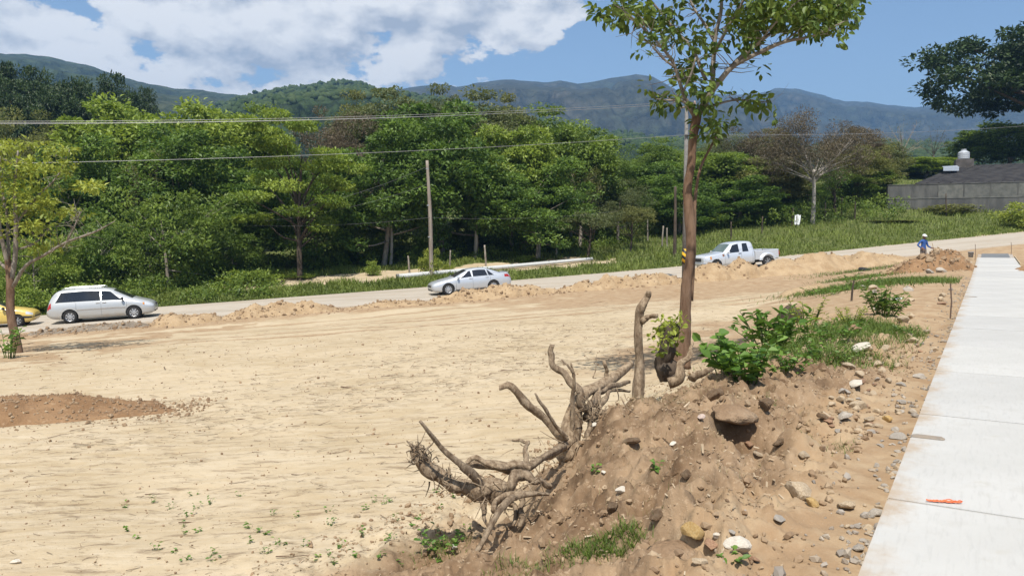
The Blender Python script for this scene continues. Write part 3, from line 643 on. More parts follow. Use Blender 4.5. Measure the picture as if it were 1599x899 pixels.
for px, Y, top, w, lab, lf in ((1600, 74, 312, 66, 'yellow green shrub at the right picture edge below the wall', 'leaf_lime'), (1480, 84, 318, 70, 'thin shrub with a dark stake in front of the grey wall', 'leaf_olive'), (1515, 86, 316, 40, 'pale leaved shrub right of the staked one by the wall', 'leaf_lime'),
        (1260, 83, 333, 42, 'round dark shrub below the pale bare tree', 'leaf_deep'), (1318, 88, 343, 28, 'small dark shrub among the fence posts', 'leaf_dark'), (1390, 80, 344, 70, 'low olive shrub left of the worker', 'leaf_olive'),
        (1200, 90, 325, 60, 'green shrub on the slope behind the white pickup', 'leaf_mid'), (1110, 82, 332, 60, 'shrub right of the slender trunk on the green slope', 'leaf_bright'), (1160, 82, 338, 60, 'shrub on the slope above the pickup cab', 'leaf_mid'), (1420, 82, 350, 50, 'low shrub behind the worker', 'leaf_mid'),
        (582, 60.5, 405, 22, 'small sapling at the left end of the fallen pole', 'leaf_bright'), (672, 60, 385, 32, 'leafy shoot growing round the foot of the wooden pole', 'leaf_lime'), (820, 66, 398, 26, 'small shrub at the edge of the sandy clearing', 'leaf_bright'), (700, 62, 412, 20, 'yellowish sapling on the sandy clearing', 'leaf_lime'),
        (470, 60, 425, 50, 'low weeds at the left end of the sandy clearing', 'leaf_bright'), (395, 58, 420, 80, 'low green weeds at the road edge', 'leaf_bright'), (120, 50.5, 440, 60, 'low weeds between the yellow car and the minivan', 'leaf_bright'), (40, 48, 445, 60, 'weeds behind the yellow car', 'leaf_bright')):
    place_tree('shrub', px, Y, top, w, lab, SH, name='shrub', cat='shrub', leaf=lf)

# tiered light green tree
def tiered_tree():
    Y = 59.; px = 468; x = (px-799.5)/FPX*Y; z = G(x, Y)-.1; rg = np.random.default_rng(77); o = empty('tree', (x, Y, z), 'light green tree with leaves in flat tiers beside the road', 'tree', WOOD)
    tiers = []
    for py, ppx, w in ((186, 455, 60), (200, 420, 40), (205, 490, 50), (225, 405, 40), (228, 450, 60), (245, 520, 60), (255, 430, 80), (262, 500, 80), (282, 410, 60), (285, 530, 50), (292, 470, 90), (312, 420, 70), (318, 520, 60), (330, 470, 70), (345, 410, 40), (352, 500, 60)):
        for k in range(3):
            p = ray(ppx+rg.normal(0, w*.15), py+rg.normal(0, 4), Y)-np.array((x, Y, z)); p[1] = rg.normal(0, 1.6); tiers.append((*p, w*.38/FPX*Y))
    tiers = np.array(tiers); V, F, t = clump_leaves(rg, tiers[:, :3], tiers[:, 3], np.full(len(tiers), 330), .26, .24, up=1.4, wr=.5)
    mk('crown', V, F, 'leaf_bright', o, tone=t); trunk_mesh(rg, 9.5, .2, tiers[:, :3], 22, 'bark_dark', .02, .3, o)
tiered_tree()
# bare pale tree with a haze of brown twigs
def bare_tree(px, Y, top, width, label, seed, bark, leaf, pale=.2, per=36, nb=26):
    x = (px-799.5)/FPX*Y; z = G(x, Y)-.1; rg = np.random.default_rng(seed); H = EYE+(HY-top)/FPX*Y-z; w = width/FPX*Y/2
    o = empty('tree', (x, Y, z), label, 'tree', WOOD); mb = MB(); tw = MB(); tips = []
    fork = H*.48; mb.add(*limb(np.array([[0, 0, -.2, pale*1.3], [.1, 0, fork*.5, pale], [.05, .1, fork, pale*.8]]), 10, 8, .1, 1))
    for b in range(nb):
        a = rg.uniform(0, 6.28); el = rg.uniform(.05, 1.)
        tip = np.array((math.cos(a)*w*(1-.5*el**2), math.sin(a)*w*.8*(1-.5*el**2), fork+(H-fork)*el*rg.uniform(.8, 1.))); st = np.array((.05, .1, fork*rg.uniform(.75, 1.02))); md = st*.45+tip*.55; md[2] += rg.uniform(-.1, .25)*w*.3
        r = pale*rg.uniform(.22, .5); mb.add(*limb(np.array([[*st, r], [*md, r*.6], [*tip, r*.12]]), 8, 5, .1, b))
        for c in range(7):
            u = rg.uniform(.4, 1); q = st*(1-u)**2+2*u*(1-u)*md+u*u*tip; e = q+unit(rg.normal(size=3)+np.array((0, 0, .5)))*w*rg.uniform(.12, .3); tw.add(*tube(np.array([q, (q+e)/2+rg.normal(0, .05, 3)*w*.3, e]), (r*.22, r*.15, r*.05), 4)); tips.append(e)
        tips.append(tip)
    mb.build('trunk', bark, o, smooth=True); kind(tw.build('twigs', 'twig_grey', o), 'stuff'); tips = np.array(tips)
    if per:
        V, F, t = clump_leaves(rg, tips, np.full(len(tips), w*.2), np.full(len(tips), per), .2, .7, wr=.35); mk('crown', V, F, leaf, o, tone=t)
    return o
bare_tree(1267, 80, 172, 160, 'pale trunked nearly bare tree with a haze of brown twigs', 11, 'bark_pale', 'leaf_brown', .20, 95, 26)
bare_tree(1405, 120, 188, 90, 'thin leafless grey tree behind the left end of the wall', 12, 'bark_grey', 'leaf_grey', .14, 4, 16)
bare_tree(1452, 122, 195, 60, 'leaning leafless sapling beneath the huge dark tree', 13, 'bark_grey', 'leaf_grey', .12, 3, 12)
bare_tree(1300, 85, 262, 70, 'small dark forked tree right of the pale bare tree', 15, 'bark_dark', 'leaf_deep', .16, 20, 12)
bare_tree(820, 73, 240, 70, 'slim pale trunk standing in the wood right of the sedan', 16, 'bark_pale', 'leaf_grey', .13, 8, 12)
bare_tree(742, 68, 250, 80, 'bare grey trunk in the shade of the wood above the sedan', 17, 'bark_pale', 'leaf_deep', .17, 14, 12)

bare_tree(610, 66, 265, 70, 'slim pale trunk in the wood left of the wooden pole', 18, 'bark_pale', 'leaf_mid', .12, 26, 10)
bare_tree(905, 74, 255, 80, 'grey trunk in the wood above the roadside parasol trees', 19, 'bark_grey', 'leaf_olive', .15, 24, 12)
bare_tree(235, 63, 235, 90, 'twiggy half bare tree above the feathery bush', 20, 'bark_grey', 'leaf_olive', .12, 22, 14)

# undergrowth that closes the foot of the wood
def undergrowth():
    rg = np.random.default_rng(5); cen = []; cr = []
    for k in range(330):
        px = rg.uniform(-120, 960); e = rg.uniform(6.5, 20)+ (4 if 440 < px < 760 else 0) + (5 if px > 760 else 0); 
        if px < 430: e = rg.uniform(1.0, 14)
        K = (px-799.5)/FPX; Y = (R0[1]+(RQ1+e)/.951)/(1-K*.325); x = K*Y; h = rg.uniform(.3, 1.3)*(1 if e > 3 else .55)
        for c in range(4): cen.append((x+rg.normal(0, .5), Y+rg.normal(0, .5), G(x, Y)+h*rg.uniform(.2, 1))); cr.append(rg.uniform(.35, .75))
    for k in range(260):
        px = rg.uniform(940, 1400); Y = rg.uniform(79, 98); x = (px-799.5)/FPX*Y
        for c in range(3): cen.append((x+rg.normal(0, .6), Y+rg.normal(0, .6), G(x, Y)+rg.uniform(.1, 1.7))); cr.append(rg.uniform(.4, .9))
    cen = np.array(cen); V, F, t = clump_leaves(rg, cen, np.array(cr), np.full(len(cen), 34), .22, .7)
    o = kind(mk('undergrowth', V, F, 'leaf_mid', tone=t), 'stuff'); o['label'] = 'tangled green undergrowth at the foot of the wood'
undergrowth()
# banana plants
def banana(px, Y, h, label, seed):
    x = (px-799.5)/FPX*Y; z = G(x, Y); rg = np.random.default_rng(seed); o = empty('banana_plant', (x, Y, z-.05), label, 'banana plant', 'banana plants at the wood edge'); 
    mk('stem', *tube(np.array([(0, 0, 0), (.02, 0, h*.3), (0, .03, h*.55)]), (.13, .11, .07), 8), 'leaf_broad', o, tone=None)
    for k in range(9):
        a = k*2.4+rg.uniform(-.3, .3); L = h*rg.uniform(.6, .85); u = np.linspace(0, 1, 9); up = rg.uniform(.9, 1.5)
        cx = np.stack([np.cos(a)*L*u*.75, np.sin(a)*L*u*.75, h*.5+L*(up*u-1.15*u*u*up)], 1); e = np.array((-math.sin(a), math.cos(a), 0)); w = .26*np.sin(np.pi*np.clip(u*.94+.06, 0, 1))**.6*h/3
        V = np.concatenate([cx-e*w[:, None]+np.array((0, 0, .06)), cx, cx+e*w[:, None]+np.array((0, 0, .06))]); i = np.arange(8); F = np.concatenate([np.stack([i, i+1, 9+i+1, 9+i], 1), np.stack([9+i, 9+i+1, 18+i+1, 18+i], 1)])
        mk('leaf', V, F, 'leaf_broad', o, smooth=True, tone=np.full(27, rg.uniform(.1, .9)))
for px, Y, h, lab in ((1035, 84, 3.6, 'banana plant left of the slender trunk behind the roadside trees'), (1012, 88, 3.2, 'smaller banana plant leftmost at the wood edge'), (1152, 90, 4.0, 'banana plant above the cab of the white pickup'), (1182, 92, 4.2, 'banana plant right of the one above the pickup cab'), (160, 57, 3.6, 'banana like plant with pale leaves beside the feathery bush')):
    banana(px, Y, h, lab, int(px))

# verge grass
def blades(rg, P, h, w, lean=.35):
    n = len(P); a = rg.uniform(0, 6.28, n); D = np.stack([np.cos(a)*lean*rg.uniform(.2, 1.6, n), np.sin(a)*lean*rg.uniform(.2, 1.6, n), np.ones(n)], 1); D = unit(D)*np.asarray(h)[:, None]
    E = np.stack([-np.sin(a+rg.normal(0, .8, n)), np.cos(a), np.zeros(n)], 1)*np.asarray(w)[:, None]*.5; bend = np.stack([np.cos(a), np.sin(a), np.zeros(n)-.3], 1)*np.asarray(h)[:, None]*.22
    V = np.stack([P-E, P+E, P+D*.55+E*.7, P+D*.55-E*.7, P+D+bend], 1).reshape(-1, 3); b = np.arange(n)[:, None]*5
    return V, [b+np.array((0, 1, 2, 3)), b+np.array((3, 2, 4))]
def verge():
    rg = np.random.default_rng(9); n = 98000; px = rg.uniform(-60, 1700, n); K = (px-799.5)/FPX; e = rg.random(n)**1.7*np.where(px > 760, 36, 11); 
    Y = (R0[1]+(RQ1+e)/.951)/(1-K*.325); x = K*Y; a, q = aq_of(x, Y); nn = fbm(x, Y, .5, 3, 41); n2 = fbm(x, Y, .35, 2, 77)
    sp = sst(q+nn*.8, RQ1+3.6, RQ1+4.6)*sst(q+nn, RQ1+9.5, RQ1+7.5)*sst(a, -20, -16)*sst(a+3*nn, 17, 9)
    keep = (sp < .4+.3*rg.random(n)) & (q > RQ1+.02+.3*rg.random(n)); x = x[keep]; Y = Y[keep]; n2 = n2[keep]
    z = ground(x, Y, False); P = np.stack([x, Y, z], 1); h = np.clip(.36+.3*n2+rg.normal(0, .1, len(x)), .08, .9)*np.interp(e[keep], (0, 3), (.45, 1))
    V, F = blades(rg, P, h, rg.uniform(.035, .08, len(x))); t = np.repeat(np.clip(.5+.5*n2+rg.normal(0, .25, len(x)), 0, 1), 5)
    o = kind(mk('verge_grass', V, F, 'grass_verge', tone=t), 'stuff'); o['label'] = 'rough green grass on the verge beyond the road'
verge()
# ------------------------------------------------------------------ vehicles
paint('paint_silver', (.50, .52, .54)); paint('paint_white_silver', (.58, .60, .62)); paint('paint_van', (.46, .47, .465), dust=.6); paint('paint_yellow', (.60, .43, .10), .05, .35, .4)
def glassmat():
    m = NT('tinted_glass'); v = m.coord('Object'); return m.fin(m.bsdf(m.mix(m.noise(v, 2, 3), (.010, .012, .016), (.02, .023, .028)), .06, None, 0., .6))
glassmat()
def screenmat():
    m = NT('green_glass'); v = m.coord('Object'); return m.fin(m.bsdf(m.mix(m.noise(v, 2, 3), (.045, .075, .068), (.06, .10, .09)), .08, None, 0., .6))
screenmat()
plain('rubber', (.018, .017, .016), .9); plain('black_trim', (.022, .022, .023), .55); plain('alloy', (.55, .56, .57), .35, .7); plain('steel_rim', (.30, .30, .30), .5, .6); plain('lamp_clear', (.62, .64, .65), .15, .2, .6); plain('lamp_red', (.34, .018, .014), .2); plain('lamp_amber', (.55, .22, .04), .25); plain('seam', (.10, .10, .10), .8); plain('chrome', (.6, .6, .6), .2, .9)
plain('plate_white', (.65, .65, .6), .5); plain('rust_primer', (.19, .09, .055), .9)
class Shell:
    """lofted car skin; stations: x, sill z, belt z, top z, half width at belt, half width of the roof"""
    def __init__(s, st, n=64):
        st = np.array(sorted(st)); x = np.linspace(st[0, 0], st[-1, 0], n); D = np.stack([np.interp(x, st[:, 0], st[:, i]) for i in range(1, 6)], 1)
        for _ in range(2): D[1:-1] = .25*D[:-2]+.5*D[1:-1]+.25*D[2:]
        s.x = x; s.D = D
    def sec(s, x):
        zb, zm, zt, w, wr = [np.interp(x, s.x, s.D[:, i]) for i in range(5)]; h = zm-zb
        return [(0, zb), (w*.80, zb), (w*.95, zb+.05), (w*.985, zb+.25*h), (w, zb+.5*h), (w*.995, zb+.72*h), (w*.965, zb+.9*h), (w*.93, zm), (wr+.03, zt-.055*min(1, (zt-zm)/.15)), (wr*.88, zt), (wr*.45, zt+.022), (0, zt+.028)]
    def pt(s, x, c, side=1, off=0.):
        P = s.sec(x); i = min(int(c), len(P)-2); f = c-i; a, b = P[i], P[i+1]; y = a[0]+(b[0]-a[0])*f; z = a[1]+(b[1]-a[1])*f
        ty, tz = b[0]-a[0], b[1]-a[1]; L = math.hypot(ty, tz)+1e-9; ny, nz = tz/L, -ty/L
        return (x, side*(y+ny*off), z+nz*off)
    def body(s):
        V = []; k = 0
        for x in s.x:
            P = s.sec(x); ring = [(x, y, z) for y, z in P]+[(x, -y, z) for y, z in P[-2:0:-1]]; V += ring; k = len(ring)
        n = len(s.x); i, j = np.meshgrid(np.arange(n-1), np.arange(k), indexing='ij'); i = i.ravel(); j = j.ravel(); jn = (j+1) % k
        return np.array(V), [np.stack([i*k+j, i*k+jn, (i+1)*k+jn, (i+1)*k+j], 1)[:, ::-1], np.arange(k)[None], np.arange((n-1)*k, n*k)[None, ::-1]]
    def patch(s, xs, c0, c1, side=1, off=.006, nc=6):
        """strip of skin: xs list; c0/c1 functions of x or numbers"""
        V = []; f0 = c0 if callable(c0) else (lambda x: c0); f1 = c1 if callable(c1) else (lambda x: c1)
        for x in xs:
            for u in np.linspace(0, 1, nc): V.append(s.pt(x, f0(x)+(f1(x)-f0(x))*u, side, off))
        n = len(xs); i, j = np.meshgrid(np.arange(n-1), np.arange(nc-1), indexing='ij'); i = i.ravel(); j = j.ravel()
        F = np.stack([i*nc+j, i*nc+j+1, (i+1)*nc+j+1, (i+1)*nc+j], 1); return np.array(V), (F if side < 0 else F[:, ::-1])
def cut_arches(o, spots, r, w):
    for x, z in spots:
        for sd in (1, -1):
            cy = MB(); cy.add(*tube(np.array([(x, sd*(w-.26), z), (x, sd*(w+.4), z)]), r, 28)); c = cy.build('cutter', None); m = o.modifiers.new('b', 'BOOLEAN'); m.object = c; m.operation = 'DIFFERENCE'; m.solver = 'EXACT'
            dg = bpy.context.evaluated_depsgraph_get(); me = bpy.data.meshes.new_from_object(o.evaluated_get(dg)); o.modifiers.clear(); o.data = me; bpy.data.objects.remove(c)
def wheel(root, x, y, r, side, rim='alloy', spokes=5, wd=.2):
    """tyre with a spoked rim as sub-part"""
    prof = [(.64, .45), (.70, .5), (.93, .5), (1., .38), (1., -.38), (.93, -.5), (.70, -.5), (.64, -.45)]; k = 28; th = np.arange(k)*2*np.pi/k
    V = np.array([(r*a*math.cos(t), wd*b*side, r*a*math.sin(t)) for t in th for a, b in prof]); m = len(prof); i, j = np.meshgrid(np.arange(k), np.arange(m), indexing='ij'); i = i.ravel(); j = j.ravel()
    F = np.stack([i*m+j, ((i+1) % k)*m+j, ((i+1) % k)*m+(j+1) % m, i*m+(j+1) % m], 1); t = mk('wheel', V, F if side > 0 else F[:, ::-1], 'rubber', root, smooth=True); t.location = (x, y, r)
    mb = MB(); R2 = r*.665
    V = np.array([(R2*f*math.cos(q), wd*d*side, R2*f*math.sin(q)) for f, d in ((1., .46), (.9, .40), (.9, .05)) for q in th]); i = np.arange(k); jn = (i+1) % k
    mb.add(V, np.concatenate([np.stack([i, jn, k+jn, k+i], 1), np.stack([k+i, k+jn, 2*k+jn, 2*k+i], 1)]))
    for sp in range(spokes):
        a = sp*2*math.pi/spokes+.3; d = np.array((math.cos(a), math.sin(a))); e = np.array((-d[1], d[0])); v = []
        for f, w in ((.08, .10), (.95, .17)):
            for sg in (-1, 1):
                for dep in (.22, .42 if f > .5 else .46): p = d*f*R2+e*sg*w*R2; v.append((p[0], wd*dep*side, p[1]))
        v = np.array(v); mb.add(v, np.array([(1, 3, 7, 5), (0, 1, 5, 4), (2, 6, 7, 3)]))
    mb.add(*tube(np.array([(0, wd*.2*side, 0), (0, wd*.47*side, 0)]), R2*.2, 12)); rm = mb.build('rim', rim, t)
    mk('brake_disc', *tube(np.array([(0, wd*.04*side, 0), (0, wd*.07*side, 0)]), R2*.9, 20), 'black_trim', t)
def car(name, label, st, L, mat, wheels, wr, hw, pos, heading, glass, extra, rim='alloy', spokes=5, group='cars and trucks on the road', scale=1.):
    a = math.atan2(heading[1], heading[0]); x, y = pos; e = .5; sl = (ZR_(x+e*math.cos(a), y+e*math.sin(a))-ZR_(x-e*math.cos(a), y-e*math.sin(a)))/(2*e)
    root = empty(name, (x, y, ZR_(x, y)+.002), label, 'car' if name != 'pickup_truck' else 'pickup truck', group); root.rotation_mode = 'XYZ'
    root.rotation_euler = Matrix.Rotation(a, 3, 'Z').__matmul__(Matrix.Rotation(-math.atan(sl), 3, 'Y')).to_euler(); root.scale = (scale,)*3
    sh = Shell(st); V, F = sh.body(); b = mk('body', V, F, mat, None, smooth=False); cut_arches(b, wheels, wr*1.19, hw); b.parent = root
    ps = b.data.polygons; ps.foreach_set('use_smooth', [p.area < .06 and len(p.vertices) == 4 for p in ps])
    for x_, z_ in wheels:
        for sd in (1, -1):
            wheel(root, x_, sd*(hw-.12), wr, sd, rim, spokes)
            mk('wheel_well', *tube(np.array([(x_, sd*(hw-.255), wr*1.02), (x_, sd*(hw-.25), wr*1.02)]), wr*1.17, 24), 'black_trim', root)
    for nm, V, F, m_ in glass(sh): mk(nm, V, F, m_, root, smooth=True)
    for nm, V, F, m_ in extra(sh): mk(nm, V, F, m_, root)
    return root
def side_windows(sh, spans, c0=7.10, c1=7.92, taper=.0, mat='tinted_glass'):
    out = []
    for (xa, xb, ra, rb) in spans:                         # ra/rb: how far the ends lean in at the top
        for sd in (1, -1):
            V = []; nc = 7; xs = np.linspace(0, 1, 12)
            for u in xs:
                for v in np.linspace(0, 1, nc):
                    x = (xa+ra*v)+((xb-rb*v)-(xa+ra*v))*u; c = c0+(c1-c0)*v
                    rnd = .0
                    V.append(sh.pt(x, c, sd, .008))
            i, j = np.meshgrid(np.arange(11), np.arange(nc-1), indexing='ij'); i = i.ravel(); j = j.ravel(); F = np.stack([i*nc+j, i*nc+j+1, (i+1)*nc+j+1, (i+1)*nc+j], 1)
            out.append(('side_window', np.array(V), F if sd < 0 else F[:, ::-1], mat))
    return out
def top_glass(sh, xa, xb, nm, mat='tinted_glass', c=8.75):
    V = []; xs = np.linspace(xa, xb, 9); cc = np.concatenate([np.linspace(c, 11, 5)]); 
    for x in xs: V += [sh.pt(x, k, 1, .008) for k in cc]+[sh.pt(x, k, -1, .008) for k in cc[-2::-1]]
    m = 2*len(cc)-1; i, j = np.meshgrid(np.arange(len(xs)-1), np.arange(m-1), indexing='ij'); i = i.ravel(); j = j.ravel(); return (nm, np.array(V), np.stack([i*m+j, i*m+j+1, (i+1)*m+j+1, (i+1)*m+j], 1), mat)
def seam(sh, x, sd, c0=2.2, c1=7., w=.012):
    V, F = sh.patch([x-w/2, x+w/2], c0, c1, sd, .004, 10); return ('door_seam', V, F, 'seam')
def mirror(x, y, z, mat): 
    V, F = ICO2; return ('wing_mirror', V*np.array((.08, .12, .08))+np.array((x, y, z)), F, mat)
def handle(sh, x, sd, mat, c=6.2):
    V, F = bevel_box(-.10, .10, -.02, .02, -.018, .018, .008); return ('door_handle', V+np.array(sh.pt(x, c, sd, .015)), F, mat)

# silver sedan, heading left
SED = [(2.46, .36, .55, .60, .60, .50), (2.40, .24, .64, .68, .78, .62), (2.2, .18, .70, .76, .86, .70), (1.8, .17, .78, .85, .905, .74), (1.25, .17, .88, .955, .915, .76), (1.08, .17, .90, 1.0, .915, .74), (.2, .17, .935, 1.40, .915, .575), (-.35, .17, .945, 1.455, .915, .57), (-.9, .18, .955, 1.425, .915, .57), (-1.25, .18, .965, 1.33, .91, .58), (-1.85, .19, .985, 1.10, .90, .70), (-2.25, .21, .99, 1.075, .86, .70), (-2.41, .26, .93, 1.03, .82, .66), (-2.48, .42, .72, .80, .72, .55)]
def sed_glass(sh): return side_windows(sh, [(.02, .82, .05, .62), (-.98, -.06, .12, .0)]) + side_windows(sh, [(-1.38, -1.03, .34, -.06)])+[top_glass(sh, 1.08, .28, 'windscreen'), top_glass(sh, -1.82, -1.02, 'rear_window')]
def sed_extra(sh):
    o = []
    for sd in (1, -1):
        o += [seam(sh, 1.02, sd), seam(sh, -.02, sd), seam(sh, -1.12, sd, 4.5), handle(sh, .12, sd, 'paint_silver'), handle(sh, -.92, sd, 'paint_silver'), mirror(.88, sd*.98, .98, 'paint_silver')]
        o += [('headlight', *sh.patch(np.linspace(1.98, 2.40, 6), 5.4, 7.3, sd, .006), 'lamp_clear'), ('tail_light', *sh.patch(np.linspace(-2.44, -2.02, 6), 5.5, 7.2, sd, .006), 'lamp_red')]
        o += [('sill_trim', *sh.patch(np.linspace(-1.05, 1.05, 6), 1.2, 2.3, sd, .006), 'black_trim')]
    o += [('grille', *bevel_box(2.41, 2.475, -.42, .42, .46, .60, .02), 'black_trim'), ('lower_grille', *bevel_box(2.38, 2.452, -.5, .5, .25, .37, .02), 'black_trim'), ('number_plate', *bevel_box(-2.50, -2.47, -.2, .2, .6, .72, .005), 'plate_white'), ('rear_spoiler', *bevel_box(-2.36, -2.18, -.62, .62, 1.085, 1.115, .012), 'paint_silver')]
    return o
def spot(px, Y): return ((px-799.5)/FPX*Y, Y)
car('sedan', 'silver four door sedan with dark windows, heading left on the road', SED, 4.94, 'paint_silver', [(1.5, .33), (-1.3, .33)], .33, .915, spot(733, 48), -RU, sed_glass, sed_extra, spokes=9)
# silver minivan, heading right
VAN = [(2.55, .40, .62, .66, .62, .52), (2.47, .26, .72, .78, .82, .66), (2.2, .20, .82, .90, .93, .76), (1.75, .19, .93, 1.03, .985, .80), (1.45, .19, .99, 1.12, .995, .80), (.55, .19, 1.03, 1.60, 1.0, .70), (.2, .19, 1.03, 1.685, 1.0, .70), (-.8, .19, 1.04, 1.745, 1.0, .71), (-1.8, .20, 1.05, 1.72, .995, .70), (-2.1, .22, 1.05, 1.67, .99, .70), (-2.35, .26, 1.05, 1.42, .97, .74), (-2.50, .30, 1.04, 1.10, .94, .82), (-2.56, .36, .92, .98, .88, .74), (-2.60, .42, .68, .72, .84, .68)]
def van_glass(sh): return side_windows(sh, [(.02, 1.08, .0, .62)], 7.1, 7.9)+side_windows(sh, [(-2.16, -.05, .28, .0)], 7.1, 7.9)+[top_glass(sh, 1.50, .60, 'windscreen'), top_glass(sh, -2.46, -2.14, 'rear_window')]
def van_extra(sh):
    o = []
    for sd in (1, -1):
        o += [seam(sh, 1.2, sd), seam(sh, -.02, sd), seam(sh, -1.2, sd, 4.2), handle(sh, .14, sd, 'chrome'), handle(sh, -.16, sd, 'chrome'), mirror(1.02, sd*1.07, 1.12, 'black_trim')]
        o += [('headlight', *sh.patch(np.linspace(2.08, 2.48, 6), 5.2, 7.2, sd, .006), 'lamp_clear'), ('tail_light', *sh.patch(np.linspace(-2.54, -2.36, 5), 5.0, 7.25, sd, .008), 'lamp_red'), ('indicator', *sh.patch(np.linspace(1.98, 2.06, 3), 5.4, 6.6, sd, .007), 'lamp_amber')]
        o += [('side_moulding', *sh.patch(np.linspace(-1.18, 1.15, 8), 4.15, 4.4, sd, .012), 'chrome'), ('roof_rail', *tube(np.array([(.1, sd*.60, 1.74), (0, sd*.60, 1.80), (-1.7, sd*.60, 1.82), (-1.85, sd*.60, 1.75)]), .016, 6), 'paint_van')]
    o += [('grille', *bevel_box(2.48, 2.565, -.3, .3, .62, .74, .02), 'black_trim'), ('lower_grille', *bevel_box(2.46, 2.53, -.6, .6, .30, .42, .02), 'black_trim')]
    for x in (-.35, -1.45): o.append(('roof_bar', *tube(np.array([(x, -.60, 1.80), (x, .60, 1.80)]), .014, 6), 'paint_van'))
    return o
car('minivan', 'silver minivan with dark side glass and roof rack, heading right', VAN, 5.1, 'paint_van', [(1.52, .34), (-1.52, .34)], .34, 1.0, spot(163, 42.3), RU, van_glass, van_extra, spokes=8)
# yellow car at the left edge, heading right
TAX = [(2.08, .38, .56, .62, .60, .5), (2.0, .24, .66, .72, .76, .62), (1.8, .19, .73, .80, .82, .68), (1.35, .18, .83, .90, .835, .70), (.95, .18, .88, .97, .835, .70), (.2, .18, .91, 1.36, .835, .56), (-.4, .18, .92, 1.41, .835, .56), (-1.1, .19, .93, 1.37, .83, .56), (-1.75, .22, .94, 1.02, .81, .62), (-2.0, .26, .92, 1.0, .77, .60), (-2.08, .40, .70, .78, .70, .5)]
def tax_glass(sh): return side_windows(sh, [(-.0, .72, .02, .5), (-1.0, -.08, .25, .0)])+[top_glass(sh, .93, .26, 'windscreen'), top_glass(sh, -1.7, -1.15, 'rear_window')]
def tax_extra(sh):
    o = []
    for sd in (1, -1): o += [seam(sh, .9, sd), seam(sh, -.04, sd), handle(sh, .1, sd, 'black_trim'), mirror(.75, sd*.9, .97, 'black_trim'), ('headlight', *sh.patch(np.linspace(1.72, 2.02, 5), 5.2, 7.2, sd, .006), 'lamp_clear'), ('tail_light', *sh.patch(np.linspace(-2.04, -1.75, 4), 5.2, 7.0, sd, .006), 'lamp_red'), ('bumper_strip', *sh.patch(np.linspace(1.45, 2.06, 6), 3.6, 4.4, sd, .014), 'black_trim')]
    return o+[('front_bumper_strip', *bevel_box(2.03, 2.10, -.6, .6, .44, .51, .015), 'black_trim')]
car('hatchback', 'yellow car at the left picture edge, nose showing behind the tree', TAX, 4.1, 'paint_yellow', [(1.3, .30), (-1.2, .30)], .30, .835, spot(-14, 41.0), RU, tax_glass, tax_extra, rim='steel_rim', spokes=7)
# white silver pickup, heading left
CAB = [(2.82, .48, .82, .86, .72, .60), (2.76, .40, .98, 1.02, .90, .78), (2.5, .36, 1.04, 1.10, .96, .82), (1.9, .34, 1.09, 1.16, .98, .84), (1.45, .34, 1.12, 1.20, .985, .84), (1.30, .34, 1.13, 1.24, .985, .82), (.65, .34, 1.14, 1.76, .985, .70), (.25, .34, 1.14, 1.84, .985, .70), (-.5, .34, 1.14, 1.86, .985, .70), (-.95, .34, 1.14, 1.82, .985, .71), (-1.02, .34, 1.14, 1.72, .985, .72), (-1.05, .34, 1.12, 1.50, .98, .74)]
def pk_glass(sh): return side_windows(sh, [(.12, 1.06, .0, .48), (-.62, -.14, .06, .05)], 7.06, 7.9)+[top_glass(sh, 1.32, .68, 'windscreen', 'green_glass')]
def pk_extra(sh):
    o = []
    for sd in (1, -1):
        o += [seam(sh, 1.28, sd), seam(sh, -.02, sd), seam(sh, -.9, sd), handle(sh, .1, sd, 'black_trim'), mirror(1.05, sd*1.08, 1.22, 'paint_white_silver'), ('headlight', *sh.patch(np.linspace(2.42, 2.78, 5), 4.8, 6.7, sd, .008), 'lamp_clear'), ('indicator', *sh.patch(np.linspace(2.30, 2.41, 3), 4.8, 6.6, sd, .009), 'lamp_amber')]
        o += [('bed_side', *bevel_box(-3.0, -1.10, sd*.93-.045, sd*.93+.045, .55, 1.16, .03), 'paint_white_silver')]
        # flared rear fender of the stepside bed
        th = np.linspace(0, np.pi, 13); V = []
        for f, yy in ((1.0, .90), (.98, 1.02), (.80, 1.10), (.66, 1.08)):
            for q in th: V.append((-2.05+math.cos(q)*.66*f, sd*yy, .50+math.sin(q)*.50*f))
        n = len(th); i, j = np.meshgrid(np.arange(3), np.arange(n-1), indexing='ij'); i = i.ravel(); j = j.ravel(); F = np.stack([i*n+j, i*n+j+1, (i+1)*n+j+1, (i+1)*n+j], 1)
        o += [('fender', np.array(V), F if sd > 0 else F[:, ::-1], 'paint_white_silver'), ('tail_light', *bevel_box(-3.05, -3.0, sd*.93-.05, sd*.93+.05, .75, 1.05, .01), 'lamp_red')]
        o += [('primer_patch', *sh.patch(np.linspace(1.32, 1.46, 3), 5.4, 7.0, sd, .005), 'rust_primer')]
    o += [('tailgate', *bevel_box(-3.06, -2.99, -.88, .88, .58, 1.16, .02), 'paint_white_silver'), ('bed_floor', *bevel_box(-3.0, -1.1, -.9, .9, .52, .62, .01), 'black_trim'), ('bed_front', *bevel_box(-1.14, -1.08, -.9, .9, .55, 1.15, .01), 'paint_white_silver'), ('bumper', *bevel_box(2.74, 2.92, -.92, .92, .42, .62, .04), 'chrome'), ('grille', *bevel_box(2.74, 2.845, -.48, .48, .68, .92, .03), 'black_trim'), ('chassis', *bevel_box(-3.0, 2.5, -.5, .5, .34, .52, .03), 'black_trim')]
    return o
car('pickup_truck', 'white silver extended cab pickup behind the dirt bank, facing left', CAB, 5.8, 'paint_white_silver', [(1.95, .38)], .38, .985, spot(1146, 54.5), -RU, pk_glass, pk_extra, rim='steel_rim', spokes=6)
pk = [o for o in bpy.data.objects if o.name == 'pickup_truck'][0]
